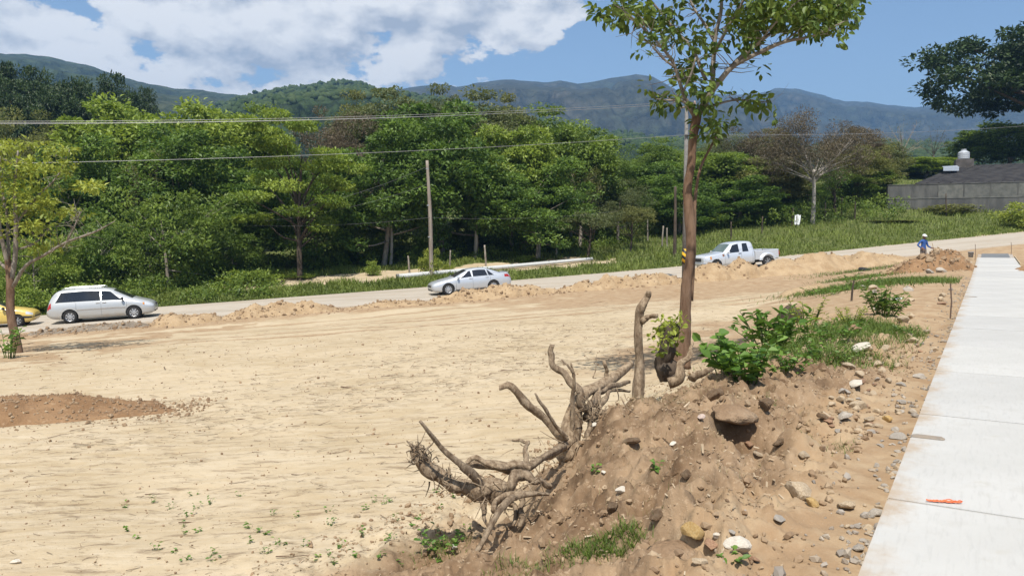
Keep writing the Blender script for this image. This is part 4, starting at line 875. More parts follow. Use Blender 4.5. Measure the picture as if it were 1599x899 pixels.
for sd in (1, -1): wheel(pk, -2.05, sd*.93, .38, sd, 'steel_rim', 6)
# ------------------------------------------------------------------ dirt heaps
def dirtmat(name, c1, c2, c3):
    m = NT(name); v = m.coord('Object'); n1 = m.noise(v, 1.4, 6, .65); n2 = m.noise(v, 9, 5, .7); n3 = m.noise(v, 40, 4, .7)
    c = m.mix(m.ramp(n1, .35, .65), c1, c2); c = m.mix(m.ramp(n2, .55, .72), c, c3); c = m.mix(m.math('MULTIPLY', m.ramp(n3, .58, .72), .4), c, tuple(x*.5 for x in c1))
    return m.fin(m.bsdf(c, .95, m.bump(m.math('ADD', n2, m.math('MULTIPLY', n3, .6)), .9, .05), spec=.1))
dirtmat('dirt_tan', (.315, .217, .122), (.41, .298, .178), (.47, .36, .235)); dirtmat('dirt_brown', (0.228, 0.133, 0.068), (0.304, 0.186, 0.099), (0.365, 0.243, 0.144)); dirtmat('dirt_grey', (0.175, 0.141, 0.106), (0.258, 0.213, 0.160), (0.350, 0.304, 0.243)); dirtmat('clod_soil', (0.228, 0.144, 0.084), (0.319, 0.220, 0.133), (0.380, 0.281, 0.182))
def heap(label, x, y, ln, wd, h, ang, mat, seed, nu=110, nv=46, rough=1., flat=.5):
    u, v = np.meshgrid(np.linspace(-1, 1, nu), np.linspace(-1, 1, nv), indexing='ij'); c, s = math.cos(ang), math.sin(ang); X = x+u*ln/2*c-v*wd/2*s; Y = y+u*ln/2*s+v*wd/2*c
    k = 1+.35*pn(u*ln*.35, v*0+seed, seed)+.2*pn(u*ln*1.1, v*.7, seed+1); rho = np.sqrt((np.abs(u)**3)+(v/np.clip(k, .5, 1.5))**2)
    prof = sst(1-rho, 0., 1.1)**flat*(1-np.abs(v)**8)*(1-np.abs(u)**14); top = .72+.5*pn(X*.3, Y*.3, seed+2)+.4*pn(X*.8, Y*.8, seed+3)
    Z = h*prof*np.clip(top, .15, 1.5)+rough*prof*(.11*fbm(X, Y, 1.3, 4, seed+4, .55)+.06*fbm(X, Y, 4, 3, seed+6, .55))*min(1, h*1.6)
    Z = ground(X, Y, False)+Z-.07*(1-sst(prof, 0., .25))
    i, j = np.meshgrid(np.arange(nu-1), np.arange(nv-1), indexing='ij'); i = i.ravel(); j = j.ravel()
    return tag(mk('dirt_mound', np.stack([X, Y, Z], -1), np.stack([i*nv+j, (i+1)*nv+j, (i+1)*nv+j+1, i*nv+j+1], 1), mat, smooth=True), label, 'dirt mound', 'heaps of dug soil')
RA = math.atan2(RU[1], RU[0])
def roadheap(label, px0, px1, q, wd, h, mat, seed, **k):
    P = []
    for px in (px0, px1):
        K = (px-799.5)/FPX; Y = (R0[1]+q/.951)/(1-K*.325); P.append((K*Y, Y))
    (xa, ya), (xb, yb) = P; return heap(label, (xa+xb)/2, (ya+yb)/2, math.hypot(xb-xa, yb-ya), wd, h, math.atan2(yb-ya, xb-xa), mat, seed, **k)
roadheap('grey brown rubble ridge in front of the silver minivan', 30, 240, -3.6, 2.2, .34, 'dirt_grey', 3, rough=1.4)
roadheap('low tan soil ridge right of the silver minivan', 225, 350, -3.9, 2.6, .55, 'dirt_tan', 5)
roadheap('long tan soil ridge between minivan and sedan', 335, 540, -3.7, 2.2, .7, 'dirt_tan', 7)
roadheap('low soil ridge left of the silver sedan', 530, 690, -3.8, 2.0, .30, 'dirt_tan', 9)
roadheap('lumpy soil ridge hiding the wheels of the silver sedan', 655, 880, -3.6, 2.2, .6, 'dirt_tan', 11, rough=1.6)
roadheap('lumpy tan soil ridge right of the silver sedan', 860, 1075, -3.8, 2.4, .85, 'dirt_tan', 13, rough=1.7)
roadheap('tan soil ridge in front of the pickup cab', 1045, 1215, -4.1, 3.0, 1.1, 'dirt_tan', 15, rough=1.3)
roadheap('tall tan soil bank covering the bed of the pickup', 1165, 1420, -4.6, 4.4, 1.4, 'dirt_tan', 17, rough=1.2, flat=.62)
p = spot(1458, 39.5); heap('big brown soil heap the worker stands behind', p[0], p[1], 4.9, 3.0, 1.05, .25, 'dirt_brown', 19, rough=1.3, flat=.75)
p = spot(1605, 36); heap('brown soil heap right of the far end of the walk', p[0]+.9, p[1]+.8, 6.5, 2.0, .5, 1.0, 'dirt_brown', 21)
p = hit(40, 668); heap('flat brown soil heap on the left of the sandy field', p[0]-1.35, p[1]+1.0, 6.2, 2.2, .34, .10, 'dirt_brown', 23, 150, 70, rough=.75, flat=.42)
p = hit(200, 650); heap('thin brown soil spill right of the flat brown heap', p[0], p[1], 1.5, .7, .09, .35, 'dirt_brown', 25, 60, 30, rough=.6)
p = hit(1245, 462); heap('small tan heap beside the weeds near the walk', p[0]+1.0, p[1]+1.5, 3.2, 1.2, .35, .5, 'dirt_tan', 27)
p = hit(1400, 425); heap('tan heap of stones and soil beyond the dark leaved plant', p[0], p[1], 3.2, 1.4, .4, .5, 'dirt_tan', 29)

# loose clods, gravel, chips and litter too many to count
def zfine(x, y): return ground(x, y)
def band(rg, n, s0, s1, t0, t1, pw=1.):
    s = s0+(s1-s0)*rg.random(n); t = t0+(t1-t0)*rg.random(n)**pw; x, y = st_xy(s, t); return x, y
def stuff_scatter(name, mat, label, base, x, y, size, rg, lift=.3, tilt=1.5, aniso=None, spread=None):
    z = zfine(x, y); P = np.stack([x, y, z+size*lift], 1); sc = size[:, None]*(np.ones((1, 3)) if aniso is None else np.array(aniso)*rg.uniform(.7, 1.3, (len(x), 3)))
    V, F = scatter(base[0], base[1], P, sc, rotm(rg, len(x), tilt, spread)); o = kind(mk(name, V, F, mat, tone=np.repeat(rg.random(len(x)), len(base[0]))), 'stuff'); o['label'] = label; return o
def gravmat(name, cols, rough=.85):
    m = NT(name); t = m.attr('tone'); r = m.n('ShaderNodeValToRGB'); m.l(t, r.inputs[0]); el = r.color_ramp.elements; el[0].color = (*cols[0], 1); el[1].color = (*cols[-1], 1)
    for k, c in enumerate(cols[1:-1]): e = el.new((k+1)/(len(cols)-1)); e.color = (*c, 1)
    return m.fin(m.bsdf(m.mix(m.math('MULTIPLY', m.noise(m.coord('Object'), 30, 4, .7), .35), r.outputs[0], (.2, .16, .11)), rough, spec=.2))
gravmat('gravel_mix', [(0.190, 0.167, 0.144), (0.334, 0.296, 0.251), (0.258, 0.213, 0.167), (0.380, 0.327, 0.258), (0.304, 0.236, 0.167)]); gravmat('chip_mix', [(0.251, 0.167, 0.099), (0.410, 0.312, 0.205), (0.319, 0.236, 0.148), (0.471, 0.380, 0.266)]); gravmat('clod_mix', [(0.182, 0.114, 0.065), (0.304, 0.205, 0.122), (0.243, 0.160, 0.091), (0.380, 0.281, 0.179)]); gravmat('litter_mix', [(0.076, 0.047, 0.027), (0.175, 0.118, 0.068), (0.114, 0.076, 0.046), (0.251, 0.182, 0.106)])
rg = np.random.default_rng(101); PEB = rockmesh(5, ICO1, (1, .8, .6), 4); ROK = rockmesh(6, ICO2, (1, .8, .6), 6)
n = 5200; x, y = band(rg, n, -.05, .75, 2.2, 40, 1.6); s, t = st_of(x, y); keep = (rg.random(n) < np.exp(-np.abs(s)/.2)*(.25+.75*(fbm(x, y, .9, 2, 61) > -.05))); x, y = x[keep], y[keep]
stuff_scatter('gravel', 'gravel_mix', 'grey gravel scattered along the edge of the walk', PEB, x, y, rg.gamma(2.0, .007, len(x))+.006, rg)
n = 7500; x, y = band(rg, n, .25, 4.2, 2.6, 13.5, 1.1); s, t = st_of(x, y); keep = rg.random(n) < .35+.65*(fbm(x, y, 1.3, 3, 62) > -.1); x, y = x[keep], y[keep]
stuff_scatter('soil_clods', 'clod_mix', 'loose brown clods over the dug bank', PEB, x, y, np.clip(rg.gamma(1.3, .008, len(x))+.005, 0, .045), rg)
n = 9000; x, y = band(rg, n, .6, 4.0, 2.6, 11.5); keep = fbm(x, y, .9, 3, 63) > -.05; x, y = x[keep], y[keep]
CH = (np.array([(-1, -.25, 0), (1, -.2, .05), (1.1, .2, 0), (-.9, .25, .08)], float), np.array([(0, 1, 2, 3)]))
stuff_scatter('straw_chips', 'chip_mix', 'pale chips and dry straw littering the bank', CH, x, y, rg.gamma(1.7, .005, len(x))+.003, rg, .5, .5)
n = 10500; Yv = 5.2*np.exp(rg.random(n)*1.75); px = rg.uniform(-60, 1150, n); x = (px-799.5)/FPX*Yv; y = Yv; s, t = st_of(x, y); keep = (s > 3.1) & (fbm(x*.6, y*1.4, 1.0, 3, 64) > .05-.5*rg.random(n)); x, y = x[keep], y[keep]
stuff_scatter('field_litter', 'litter_mix', 'bits of broken stalk and bark strewn over the sandy field', CH, x, y, (rg.gamma(1.5, .006, len(x))+.003)*np.clip(y/9, .8, 1.9), rg, .35, .2, (1.7, .5, 1), spread=.6)
n = 3600; Yv = 5.2*np.exp(rg.random(n)*1.6); px = rg.uniform(-60, 1000, n); x = (px-799.5)/FPX*Yv; y = Yv; s, t = st_of(x, y); keep = s > 3.0; x, y = x[keep], y[keep]
stuff_scatter('field_pebbles', 'clod_mix', 'small crumbs of earth on the sandy field', PEB, x, y, np.clip(rg.gamma(1.1, .005, len(x))+.003, 0, .032)*np.clip(y/10, .8, 1.6), rg)
# dark graded line of litter across the middle of the field and clods along the road ridges
n = 4600; px = np.where(rg.random(n) < .7, rg.normal(900, 190, n), rg.uniform(100, 1330, n)); py = 478+(px-1000)*-.135+rg.normal(0, 1, n)*13+rg.choice([-22, 0, 26, 52, 80], n)*.9; P = []
K = (px-799.5)/FPX; Y = 2.9/((py-HY)/FPX+.022-.052*K+1e-3); ok = (Y > 10) & (Y < 42); x = K[ok]*Y[ok]; y = Y[ok]; s, t = st_of(x, y); q = aq_of(x, y)[1]; ok = (s > 4) & (q < -7); x, y = x[ok], y[ok]
stuff_scatter('graded_litter', 'litter_mix', 'dark plant litter pressed into the graded lines of the field', CH, x, y, rg.gamma(1.8, .012, len(x))+.008, rg, .3, .15, (2., .5, 1), spread=.35)
n = 1900; px = rg.uniform(20, 1420, n); K = (px-799.5)/FPX; q = -3.9+rg.normal(0, .75, n); Y = (R0[1]+q/.951)/(1-K*.325); x = K*Y; dg = bpy.context.evaluated_depsgraph_get(); zz = []
from mathutils.bvhtree import BVHTree
_tv = []; _tf = []; _nb = 0
for o in bpy.data.objects:
    if o.name.startswith('dirt_mound') or o.name == 'ground':
        if o.name == 'ground': continue
        me = o.data; v = np.empty(len(me.vertices)*3); me.vertices.foreach_get('co', v); _tv += [tuple(k) for k in v.reshape(-1, 3)]; _tf += [tuple(i+_nb for i in p.vertices) for p in me.polygons]; _nb = len(_tv)
HEAPS = BVHTree.FromPolygons(_tv, _tf)
def top_zs(x, y):
    g = ground(x, y); out = g.copy()
    for i in range(len(x)):
        h = HEAPS.ray_cast(Vector((x[i], y[i], 30)), Vector((0, 0, -1)))[0]
        if h and h.z > out[i]: out[i] = h.z
    return out
def top_z(x, y):
    g = G(x, y); h = HEAPS.ray_cast(Vector((x, y, 30)), Vector((0, 0, -1)))[0]; return max(g, h.z) if h else g
zz = top_zs(x, Y); sz = np.clip(rg.gamma(1.2, .035, n)+.02, 0, .17); P = np.stack([x, Y, zz+sz*.2], 1)
V, F = scatter(PEB[0], PEB[1], P, sz, rotm(rg, n, 1.5)); o = kind(mk('ridge_clods', V, F, 'clod_mix', tone=np.clip(rg.beta(2, 2, n), 0, 1).repeat(len(PEB[0]))), 'stuff'); o['label'] = 'lumps of dug soil along the roadside ridges'
n = 1500; x, y = [], []
p = hit(40, 668); xx = p[0]-.9+rg.uniform(-3.3, 3.3, n); yy = p[1]+1.0+rg.normal(0, .6, n); zz = top_zs(xx, yy); sz = rg.gamma(1.6, .010, n)+.008
V, F = scatter(PEB[0], PEB[1], np.stack([xx, yy, zz+sz*.2], 1), sz, rotm(rg, n, 1.5)); o = kind(mk('heap_crumbs', V, F, 'clod_mix', tone=rg.random(n).repeat(len(PEB[0]))), 'stuff'); o['label'] = 'crumbs of soil over the flat brown heap'
p = spot(1458, 39.5); n = 700; xx = p[0]+rg.normal(0, 1.2, n); yy = p[1]+rg.normal(0, .8, n); zz = top_zs(xx, yy); sz = rg.gamma(1.5, .03, n)+.02
V, F = scatter(PEB[0], PEB[1], np.stack([xx, yy, zz+sz*.2], 1), sz, rotm(rg, n, 1.5)); o = kind(mk('heap_clods', V, F, 'clod_mix', tone=rg.random(n).repeat(len(PEB[0]))), 'stuff'); o['label'] = 'clods lying over the heap by the worker'

# ------------------------------------------------------------------ stones one can pick out
mottled('stone_tan', (0.319, 0.243, 0.160), (0.441, 0.357, 0.251), 9, .85, .5, .01, c3=(0.243, 0.167, 0.099)); mottled('stone_grey', (0.281, 0.247, 0.205), (0.372, 0.334, 0.285), 9, .85, .5, .01, c3=(0.182, 0.167, 0.144)); mottled('stone_pink', (0.441, 0.334, 0.274), (0.517, 0.418, 0.350), 9, .85, .4, .01); mottled('stone_ochre', (0.380, 0.236, 0.084), (0.471, 0.334, 0.152), 7, .85, .6, .012, c3=(0.129, 0.076, 0.038)); mottled('stone_rust', (0.205, 0.114, 0.068), (0.319, 0.205, 0.129), 8, .85, .5, .01); mottled('stone_pale', (0.441, 0.395, 0.327), (0.532, 0.486, 0.410), 9, .85, .4, .01)
RSH = [rockmesh(30+k, ICO3, f, 8) for k, f in enumerate(((1, .8, .62), (1, .62, .5), (1, .9, .4), (.9, .9, .75)))]; RME = {}
STN = 'loose stones on the bank by the walk'
def stone(px, py, wpx, mat, label, shape=0, sink=.28, rz=None, group=STN):
    h = hit(px, py); k = (shape % 4, mat)
    if k not in RME: o = mk('stone', *RSH[k[0]], mat, smooth=False); RME[k] = o.data; C.objects.unlink(o); bpy.data.objects.remove(o)
    r = wpx/FPX*h[1]/2; o = bpy.data.objects.new('stone', RME[k]); C.objects.link(o); o.location = (h[0], h[1], h[2]+r*.5*(1-sink*2)); rr = random.Random(int(px*13+py)); o.scale = (r, r, r); o.rotation_euler = (rr.uniform(-.35, .35), rr.uniform(-.35, .35), rr.uniform(0, 6.28) if rz is None else rz)
    return tag(o, label, 'stone', group)
for a in ((1088, 852, 44, 'stone_ochre', 'upright ochre yellow stone beside the dark hollow at the bottom', 3, .05, 1.2), (1158, 868, 46, 'stone_pale', 'pale angular stone right of the ochre one at the bottom', 0), (1118, 866, 38, 'stone_rust', 'rusty brown stone between ochre and pale stones', 1), (1252, 780, 54, 'stone_tan', 'big rounded tan boulder half buried near the walk', 0, .2), (1278, 795, 24, 'stone_ochre', 'small orange stone touching the big tan boulder', 0),
          (1332, 800, 42, 'stone_tan', 'flat brown stone among gravel at the walk edge', 2), (1262, 722, 22, 'stone_tan', 'round tan stone above the big boulder', 3), (1099, 655, 19, 'stone_pink', 'pale pink stone on top of the brown bank', 2), (974, 775, 24, 'stone_pale', 'light upright stone on the lower brown bank', 1, .1), (1382, 582, 17, 'stone_tan', 'rounded tan stone alone on the path side', 3), (1184, 885, 26, 'stone_rust', 'dark rust stone at the bottom right of the pale one', 2), (1128, 848, 18, 'stone_pale', 'small pale stone above the rusty one', 0), (1150, 842, 20, 'stone_grey', 'small grey brown stone above the pale angular one', 1), (1100, 890, 30, 'stone_tan', 'tan stone below the ochre stone at the picture bottom', 2),
          (1340, 605, 34, 'stone_pale', 'flat pale slab of stone beside the rubble patch', 2), (1346, 640, 30, 'stone_tan', 'square tan stone in the rubble patch', 0), (1325, 655, 34, 'stone_grey', 'grey stone at the lower side of the rubble patch', 1), (1365, 660, 24, 'stone_tan', 'low tan stone right of the rubble patch', 2), (1392, 660, 20, 'stone_ochre', 'small orange tan stone right of the rubble', 0), (1415, 632, 22, 'stone_grey', 'grey stone between rubble and walk', 2), (1442, 592, 24, 'stone_grey', 'pale grey chunk next to the walk edge', 1), (1330, 575, 26, 'stone_tan', 'tan stone above the flat pale slab', 1),
          (1225, 820, 26, 'stone_grey', 'flat grey stone sunk in soil below the boulder', 2, .4), (1338, 520, 30, 'stone_rust', 'brick red brown block in the grass', 1, .1), (1348, 548, 34, 'stone_pale', 'flat pale stone below the red brown block', 2), (1380, 812, 26, 'stone_grey', 'grey stone in the gravel at the lower walk edge', 0), (1352, 868, 30, 'stone_grey', 'low grey stone at the bottom by the walk', 2), (1365, 835, 24, 'stone_tan', 'tan pebble in the lower gravel', 1), (1412, 688, 30, 'stone_grey', 'light grey stone above the gravel patch by the walk', 2), (930, 668, 12, 'stone_pale', 'tiny pale stone near the middle stump', 0), (1055, 700, 14, 'stone_pale', 'small pale stone in the middle of the bank', 0),
          (945, 745, 13, 'stone_pale', 'little pale stone left of the light upright one', 1), (1190, 715, 20, 'stone_tan', 'tan stone below the dark hollow on the bank', 2), (1175, 700, 17, 'stone_rust', 'brown stone under the rim of the dark hollow', 0), (172, 645, 14, 'stone_pale', 'pale pebble at the right end of the flat brown heap', 0), (708, 870, 14, 'stone_pale', 'small pale stone on the field at the picture bottom', 0), (552, 815, 14, 'stone_tan', 'pale clod stone on the field left of the stump', 0), (6, 890, 20, 'stone_pale', 'pale stone in the bottom left corner', 1), (1365, 452, 18, 'stone_tan', 'tan stone left of the dark leaved plant', 0), (1425, 470, 16, 'stone_tan', 'small stone right of the dark leaved plant', 1), (1480, 410, 20, 'stone_grey', 'grey kerb stone chunk near the far walk end', 1), (1470, 425, 18, 'stone_grey', 'second grey chunk below the kerb stone', 0)):
    stone(a[0], a[1], a[2], a[3], a[4], a[5], a[6] if len(a) > 6 else .28, a[7] if len(a) > 7 else None)
rg = np.random.default_rng(7)
for k in range(70):
    px = rg.uniform(1300, 1425); py = rg.uniform(590, 680) if k < 40 else rg.uniform(420, 580); px = px if k < 40 else rg.uniform(1340, 1480)
    stone(px, py, rg.uniform(9, 20), ('stone_tan', 'stone_grey', 'stone_rust', 'stone_tan')[k % 4], 'small rubble stone in the strip of broken rock beside the walk', k, .3, group='small rubble along the walk')
for k in range(46):
    py = rg.uniform(690, 890); px = 1365+(899-py)*.331-rg.gamma(1.6, 11)-4
    stone(px, py, rg.uniform(8, 15), ('stone_grey', 'stone_grey', 'stone_tan')[k % 3], 'small grey stone in the gravel hugging the near walk edge', k, .3, group='gravel stones at the near walk edge')
h = hit(1237, 505); o = tag(mk('tree_stump', *(lambda V, F: (V*np.array((.30, .24, .30)), F))(*rockmesh(60, ICO3, (1, .8, 1.1), 5)), 'bark_dark', smooth=True), 'dark grey stump with rounded top behind the leafy weeds', 'stump'); o.location = (h[0], h[1]+.1, h[2]+.16)

# ------------------------------------------------------------------ uprooted stumps
def root_obj(name, label, cat, parts, seed=0, mat='wood_weathered', group=None):
    """parts: (part name, [(px, py, depth, thickness px)...])"""
    b = ray(parts[0][1][-1][0], parts[0][1][-1][1], parts[0][1][-1][2]); r = empty(name, tuple(b), label, cat, group)
    for k, (nm, pts) in enumerate(parts):
        P = np.array([[*(ray(p[0], p[1], p[2])-b), p[3]/FPX*p[2]/2] for p in pts]); Q = smooth_path(P, 10+7*len(pts)); rgk = np.random.default_rng(seed*31+k)
        uu = np.linspace(0, 1, len(Q)); Q[:, :3] += sum(np.sin(uu*f+rgk.uniform(0, 6.28))[:, None]*rgk.normal(0, 1, 3)*w_ for f, w_ in ((5, .35), (11, .2), (23, .10)))*Q[:, 3:4]; Q[:, 3] *= 1+.10*np.sin(uu*9+k)+.06*np.sin(uu*27+2*k)
        mk(nm, *tube(Q[:, :3], np.maximum(Q[:, 3], .002)*.66, 16, .05, seed*7+k, ridge=.085), mat, r, smooth=True)
    return r
A = root_obj('uprooted_stump', 'pale uprooted stump with a shredded log end, lying left of the bank', 'stump', [
    ('log', [(648, 706, 5.75, 30), (668, 738, 5.75, 36), (705, 756, 5.75, 36), (745, 770, 5.8, 44), (785, 785, 5.85, 58)]),
    ('branch', [(652, 660, 5.5, 6), (678, 692, 5.55, 11), (705, 718, 5.6, 15), (740, 745, 5.7, 20), (768, 782, 5.8, 26)]),
    ('root', [(733, 895, 5.0, 9), (745, 868, 5.1, 13), (768, 820, 5.3, 15), (790, 790, 5.5, 16), (822, 778, 5.6, 14), (858, 779, 5.7, 9)]),
    ('root', [(770, 805, 5.4, 14), (780, 790, 5.5, 15), (812, 776, 5.6, 14), (845, 776, 5.75, 9)]),
    ('root', [(788, 770, 5.8, 30), (812, 745, 5.9, 24), (838, 752, 5.9, 18), (860, 768, 5.95, 14)]),
    ('root', [(730, 728, 6.0, 16), (770, 730, 6.0, 22), (815, 738, 6.0, 22), (850, 718, 6.2, 18), (882, 700, 6.5, 16)]),
    ('root', [(725, 725, 5.9, 8), (745, 722, 5.9, 12), (790, 735, 5.95, 18), (830, 735, 6.0, 20)]),
    ('root', [(812, 772, 5.8, 13), (815, 800, 5.7, 14), (812, 832, 5.6, 13)]), ('root', [(795, 785, 5.8, 18), (806, 808, 5.7, 12), (800, 830, 5.6, 7)]),
    ('root', [(822, 690, 6.2, 9), (822, 712, 6.1, 12), (828, 740, 6.0, 16)]), ('root', [(800, 691, 6.2, 5), (812, 692, 6.2, 7), (826, 695, 6.2, 8)]),
    ('root', [(752, 780, 5.8, 18), (756, 812, 5.7, 10), (766, 842, 5.6, 5)])], 1)
def shreds(parent, px, py, Y, n, L, seed):
    rg = np.random.default_rng(seed); b = ray(px, py, Y)-np.array(parent.location); mb = MB()
    for k in range(n):
        a = rg.uniform(0, 6.28); p = b+np.array((rg.uniform(-.05, .08), math.cos(a)*.06, math.sin(a)*.06-.02)); d = unit(np.array((-.45+rg.normal(0, .5), rg.normal(0, .5), .6+rg.normal(0, .6))))*L*rg.uniform(.4, 1.2)
        mb.add(*tube(np.array([p, p+d*.5+rg.normal(0, .008, 3), p+d+rg.normal(0, .015, 3)]), (.007, .005, .0015), 4))
    kind(mb.build('splinters', 'wood_weathered', parent), 'stuff')
shreds(A, 652, 712, 5.75, 60, .11, 3); shreds(A, 690, 752, 5.75, 24, .07, 4)
B = root_obj('uprooted_stump', 'forked grey stump with a thick limb leaning right, middle of the bank', 'stump', [
    ('trunk', [(985, 572, 7.9, 14), (960, 588, 7.7, 22), (930, 603, 7.4, 26), (908, 632, 7.2, 34), (903, 665, 7.1, 44), (900, 705, 7.0, 58)]),
    ('branch', [(863, 540, 7.1, 10), (868, 560, 7.1, 15), (880, 585, 7.1, 17), (897, 610, 7.1, 17), (908, 640, 7.15, 22)]),
    ('branch', [(893, 568, 6.9, 4), (897, 600, 6.95, 9), (895, 640, 7.0, 10), (892, 690, 7.0, 12)]), ('branch', [(878, 562, 6.9, 4), (893, 578, 6.9, 6), (896, 590, 6.95, 6)]),
    ('branch', [(777, 607, 6.8, 13), (802, 605, 6.8, 17), (822, 628, 6.85, 18), (850, 655, 6.9, 20), (878, 692, 6.9, 24)]),
    ('branch', [(836, 615, 6.7, 5), (850, 640, 6.75, 8), (868, 665, 6.8, 9), (886, 690, 6.85, 11)]),
    ('root', [(985, 598, 7.7, 8), (955, 605, 7.5, 14), (930, 622, 7.3, 18), (915, 655, 7.1, 20)]), ('root', [(945, 565, 7.6, 8), (948, 580, 7.6, 9), (950, 595, 7.6, 12)]),
    ('root', [(985, 612, 7.7, 5), (955, 612, 7.5, 9), (940, 632, 7.3, 11), (925, 665, 7.1, 13)]), ('root', [(960, 640, 7.4, 7), (935, 650, 7.2, 12), (922, 675, 7.0, 14), (918, 700, 6.9, 10)]),
    ('root', [(935, 605, 7.4, 12), (938, 640, 7.2, 11), (932, 660, 7.1, 9)]), ('root', [(900, 690, 7.0, 20), (870, 708, 6.7, 16), (835, 730, 6.4, 12), (812, 742, 6.2, 8)])], 2)
shreds(B, 925, 640, 7.1, 26, .10, 5)
def rootlets(parent, px, py, rx, ry, Y, n, L, seed):
    rg = np.random.default_rng(seed); mb = MB(); o = np.array(parent.location)
    for k in range(n):
        p = ray(px+rg.normal(0, rx), py+rg.normal(0, ry), Y+rg.normal(0, .12))-o; d = unit(np.array((rg.normal(0, .8), rg.normal(0, .5), -.35+rg.normal(0, .6))))*L*rg.uniform(.4, 1.4); q = rg.normal(0, L*.16, 3)
        mb.add(*tube(smooth_path(np.array([p, p+d*.4+q, p+d+q*rg.uniform(-.6, 1.2)]), 7), np.linspace(.0055, .0015, 7)*rg.uniform(.5, 1.5), 5))
    kind(mb.build('rootlets', 'wood_weathered', parent, smooth=True), 'stuff')
rootlets(A, 785, 775, 32, 20, 5.75, 36, .18, 8); rootlets(A, 720, 755, 30, 10, 5.75, 26, .12, 9); rootlets(B, 935, 640, 22, 26, 7.1, 32, .2, 10); rootlets(B, 850, 715, 25, 12, 6.5, 24, .16, 11)
root_obj('dead_post', 'bare upright dead stem with a short side stub on the bank', 'dead stem', [('stem', [(1014, 454, 8.3, 11), (1010, 472, 8.3, 16), (1002, 500, 8.3, 21), (999, 550, 8.3, 21), (997, 610, 8.3, 25), (996, 660, 8.3, 28)]), ('stub', [(1026, 493, 8.2, 9), (1014, 495, 8.25, 12), (1003, 503, 8.3, 14)])], 3)
E = root_obj('cut_stump', 'dark sawn stump with green shoots at the foot of the slender tree', 'stump', [('trunk', [(1045, 521, 10.2, 40), (1045, 522, 10.2, 41), (1044, 560, 10.2, 42), (1042, 596, 10.2, 50)])], 4, 'bark_dark')
rg = np.random.default_rng(55); c = np.array([ray(px, py, 10.0+rg.normal(0, .12))-np.array(E.location) for px, py in ((1030, 505), (1045, 512), (1062, 508), (1022, 525), (1040, 530), (1058, 530), (1050, 548), (1030, 548), (1060, 498), (1040, 548))])
V, F, t = clump_leaves(rg, c, np.full(len(c), .09), np.full(len(c), 22), .075, .8, six=True); kind(mk('shoots', V, F, 'leaf_lime', E, tone=t), 'stuff')
root_obj('bark_slab', 'split slab of brown wood leaning at the dark sawn stump', 'wood piece', [('slab', [(1087, 536, 10.0, 4), (1074, 556, 9.9, 13), (1062, 578, 9.8, 20), (1050, 600, 9.8, 24)])], 5)
root_obj('broken_branch', 'grey broken branch lying left of the broad leaved weeds', 'branch', [('wood', [(1122, 566, 9.6, 7), (1105, 580, 9.5, 15), (1085, 597, 9.4, 18)])], 6)
root_obj('stick', 'thin pale stick poking out of the bank right of the forked stump', 'stick', [('wood', [(975, 647, 6.9, 5), (1000, 665, 6.8, 6), (1020, 678, 6.7, 4)])], 7)

dirtmat('clod_bank', (.24, .155, .09), (.33, .23, .145), (.40, .30, .20))
for (px, py, r, dy, dz, lab) in ((1166, 672, .22, .26, .0, 'slab of packed soil added to shade the dark hollow on the bank'), (1072, 846, .15, .13, .0, 'slab of packed soil added to shade the hollow by the ochre stone')):
    h = [p for p in PITS if p[3] > .25][0 if px > 1100 else 1]; x, y = h[0], h[1]; zr_ = max(G(x+.38, y+.1), G(x-.38, y+.1)); V, F = rockmesh(int(px), ICO3, (1, .8, .34), 4)
    o = tag(mk('soil_shade_slab', V*r*(1+.16*fbm(V[:, 0]*3+V[:, 2]*2, V[:, 1]*3-V[:, 2], 1., 4, 3))[:, None], F, 'clod_bank', smooth=True), lab, 'soil slab', 'big soil clods on the bank'); o.location = (x-.03, y+dy, zr_-.075); o.rotation_euler = (.12, .05, .3)  # soil slabs added as roofs over the hollows so their insides go dark
for px, py, wpx, lab in ((1200, 640, 34, 'brown clod at the right rim of the dark hollow'), (960, 802, 26, 'brown clod low on the bank'), (1030, 815, 34, 'small brown clod beside the lower hollow'), (1222, 700, 26, 'brown clod below the rubble patch'), (1075, 750, 24, 'brown clod in the middle of the bank'), (990, 700, 34, 'brown clod above the light upright stone'), (1290, 655, 28, 'soil clod left of the rubble patch'), (1120, 622, 32, 'soil clod below the broad leaved weeds')):
    o = stone(px, py, wpx, 'clod_bank', lab, int(px), .3, group='big soil clods on the bank'); o['category'] = 'clod'; o.name = 'soil_clod'

# twigs lying on the field
TW = []
for k in range(6):
    rgk = np.random.default_rng(k+70); P = np.zeros((7, 3)); P[:, 0] = np.linspace(-.5, .5, 7); P[:, 1:] = np.cumsum(rgk.normal(0, .018, (7, 2)), 0); mb = MB(); mb.add(*tube(P, np.linspace(.02, .008, 7), 5, .2, k))
    if k % 2: mb.add(*tube(np.array([P[3], P[3]+(.14, .1, .02)]), (.011, .004), 4))
    o = mb.build('twig', 'bark_brown'); TW.append(o.data); C.objects.unlink(o); bpy.data.objects.remove(o)
def twig(px, py, wpx, label, ang=None, k=0, group='twigs strewn over the sandy field'):
    h = hit(px, py); o = bpy.data.objects.new('twig', TW[k % 6]); C.objects.link(o); L = wpx/FPX*h[1]; o.location = (h[0], h[1], h[2]+.012*L+.004); o.scale = (L, L, L*.9); o.rotation_euler = (0, 0, .25 if ang is None else ang); return tag(o, label, 'twig', group)
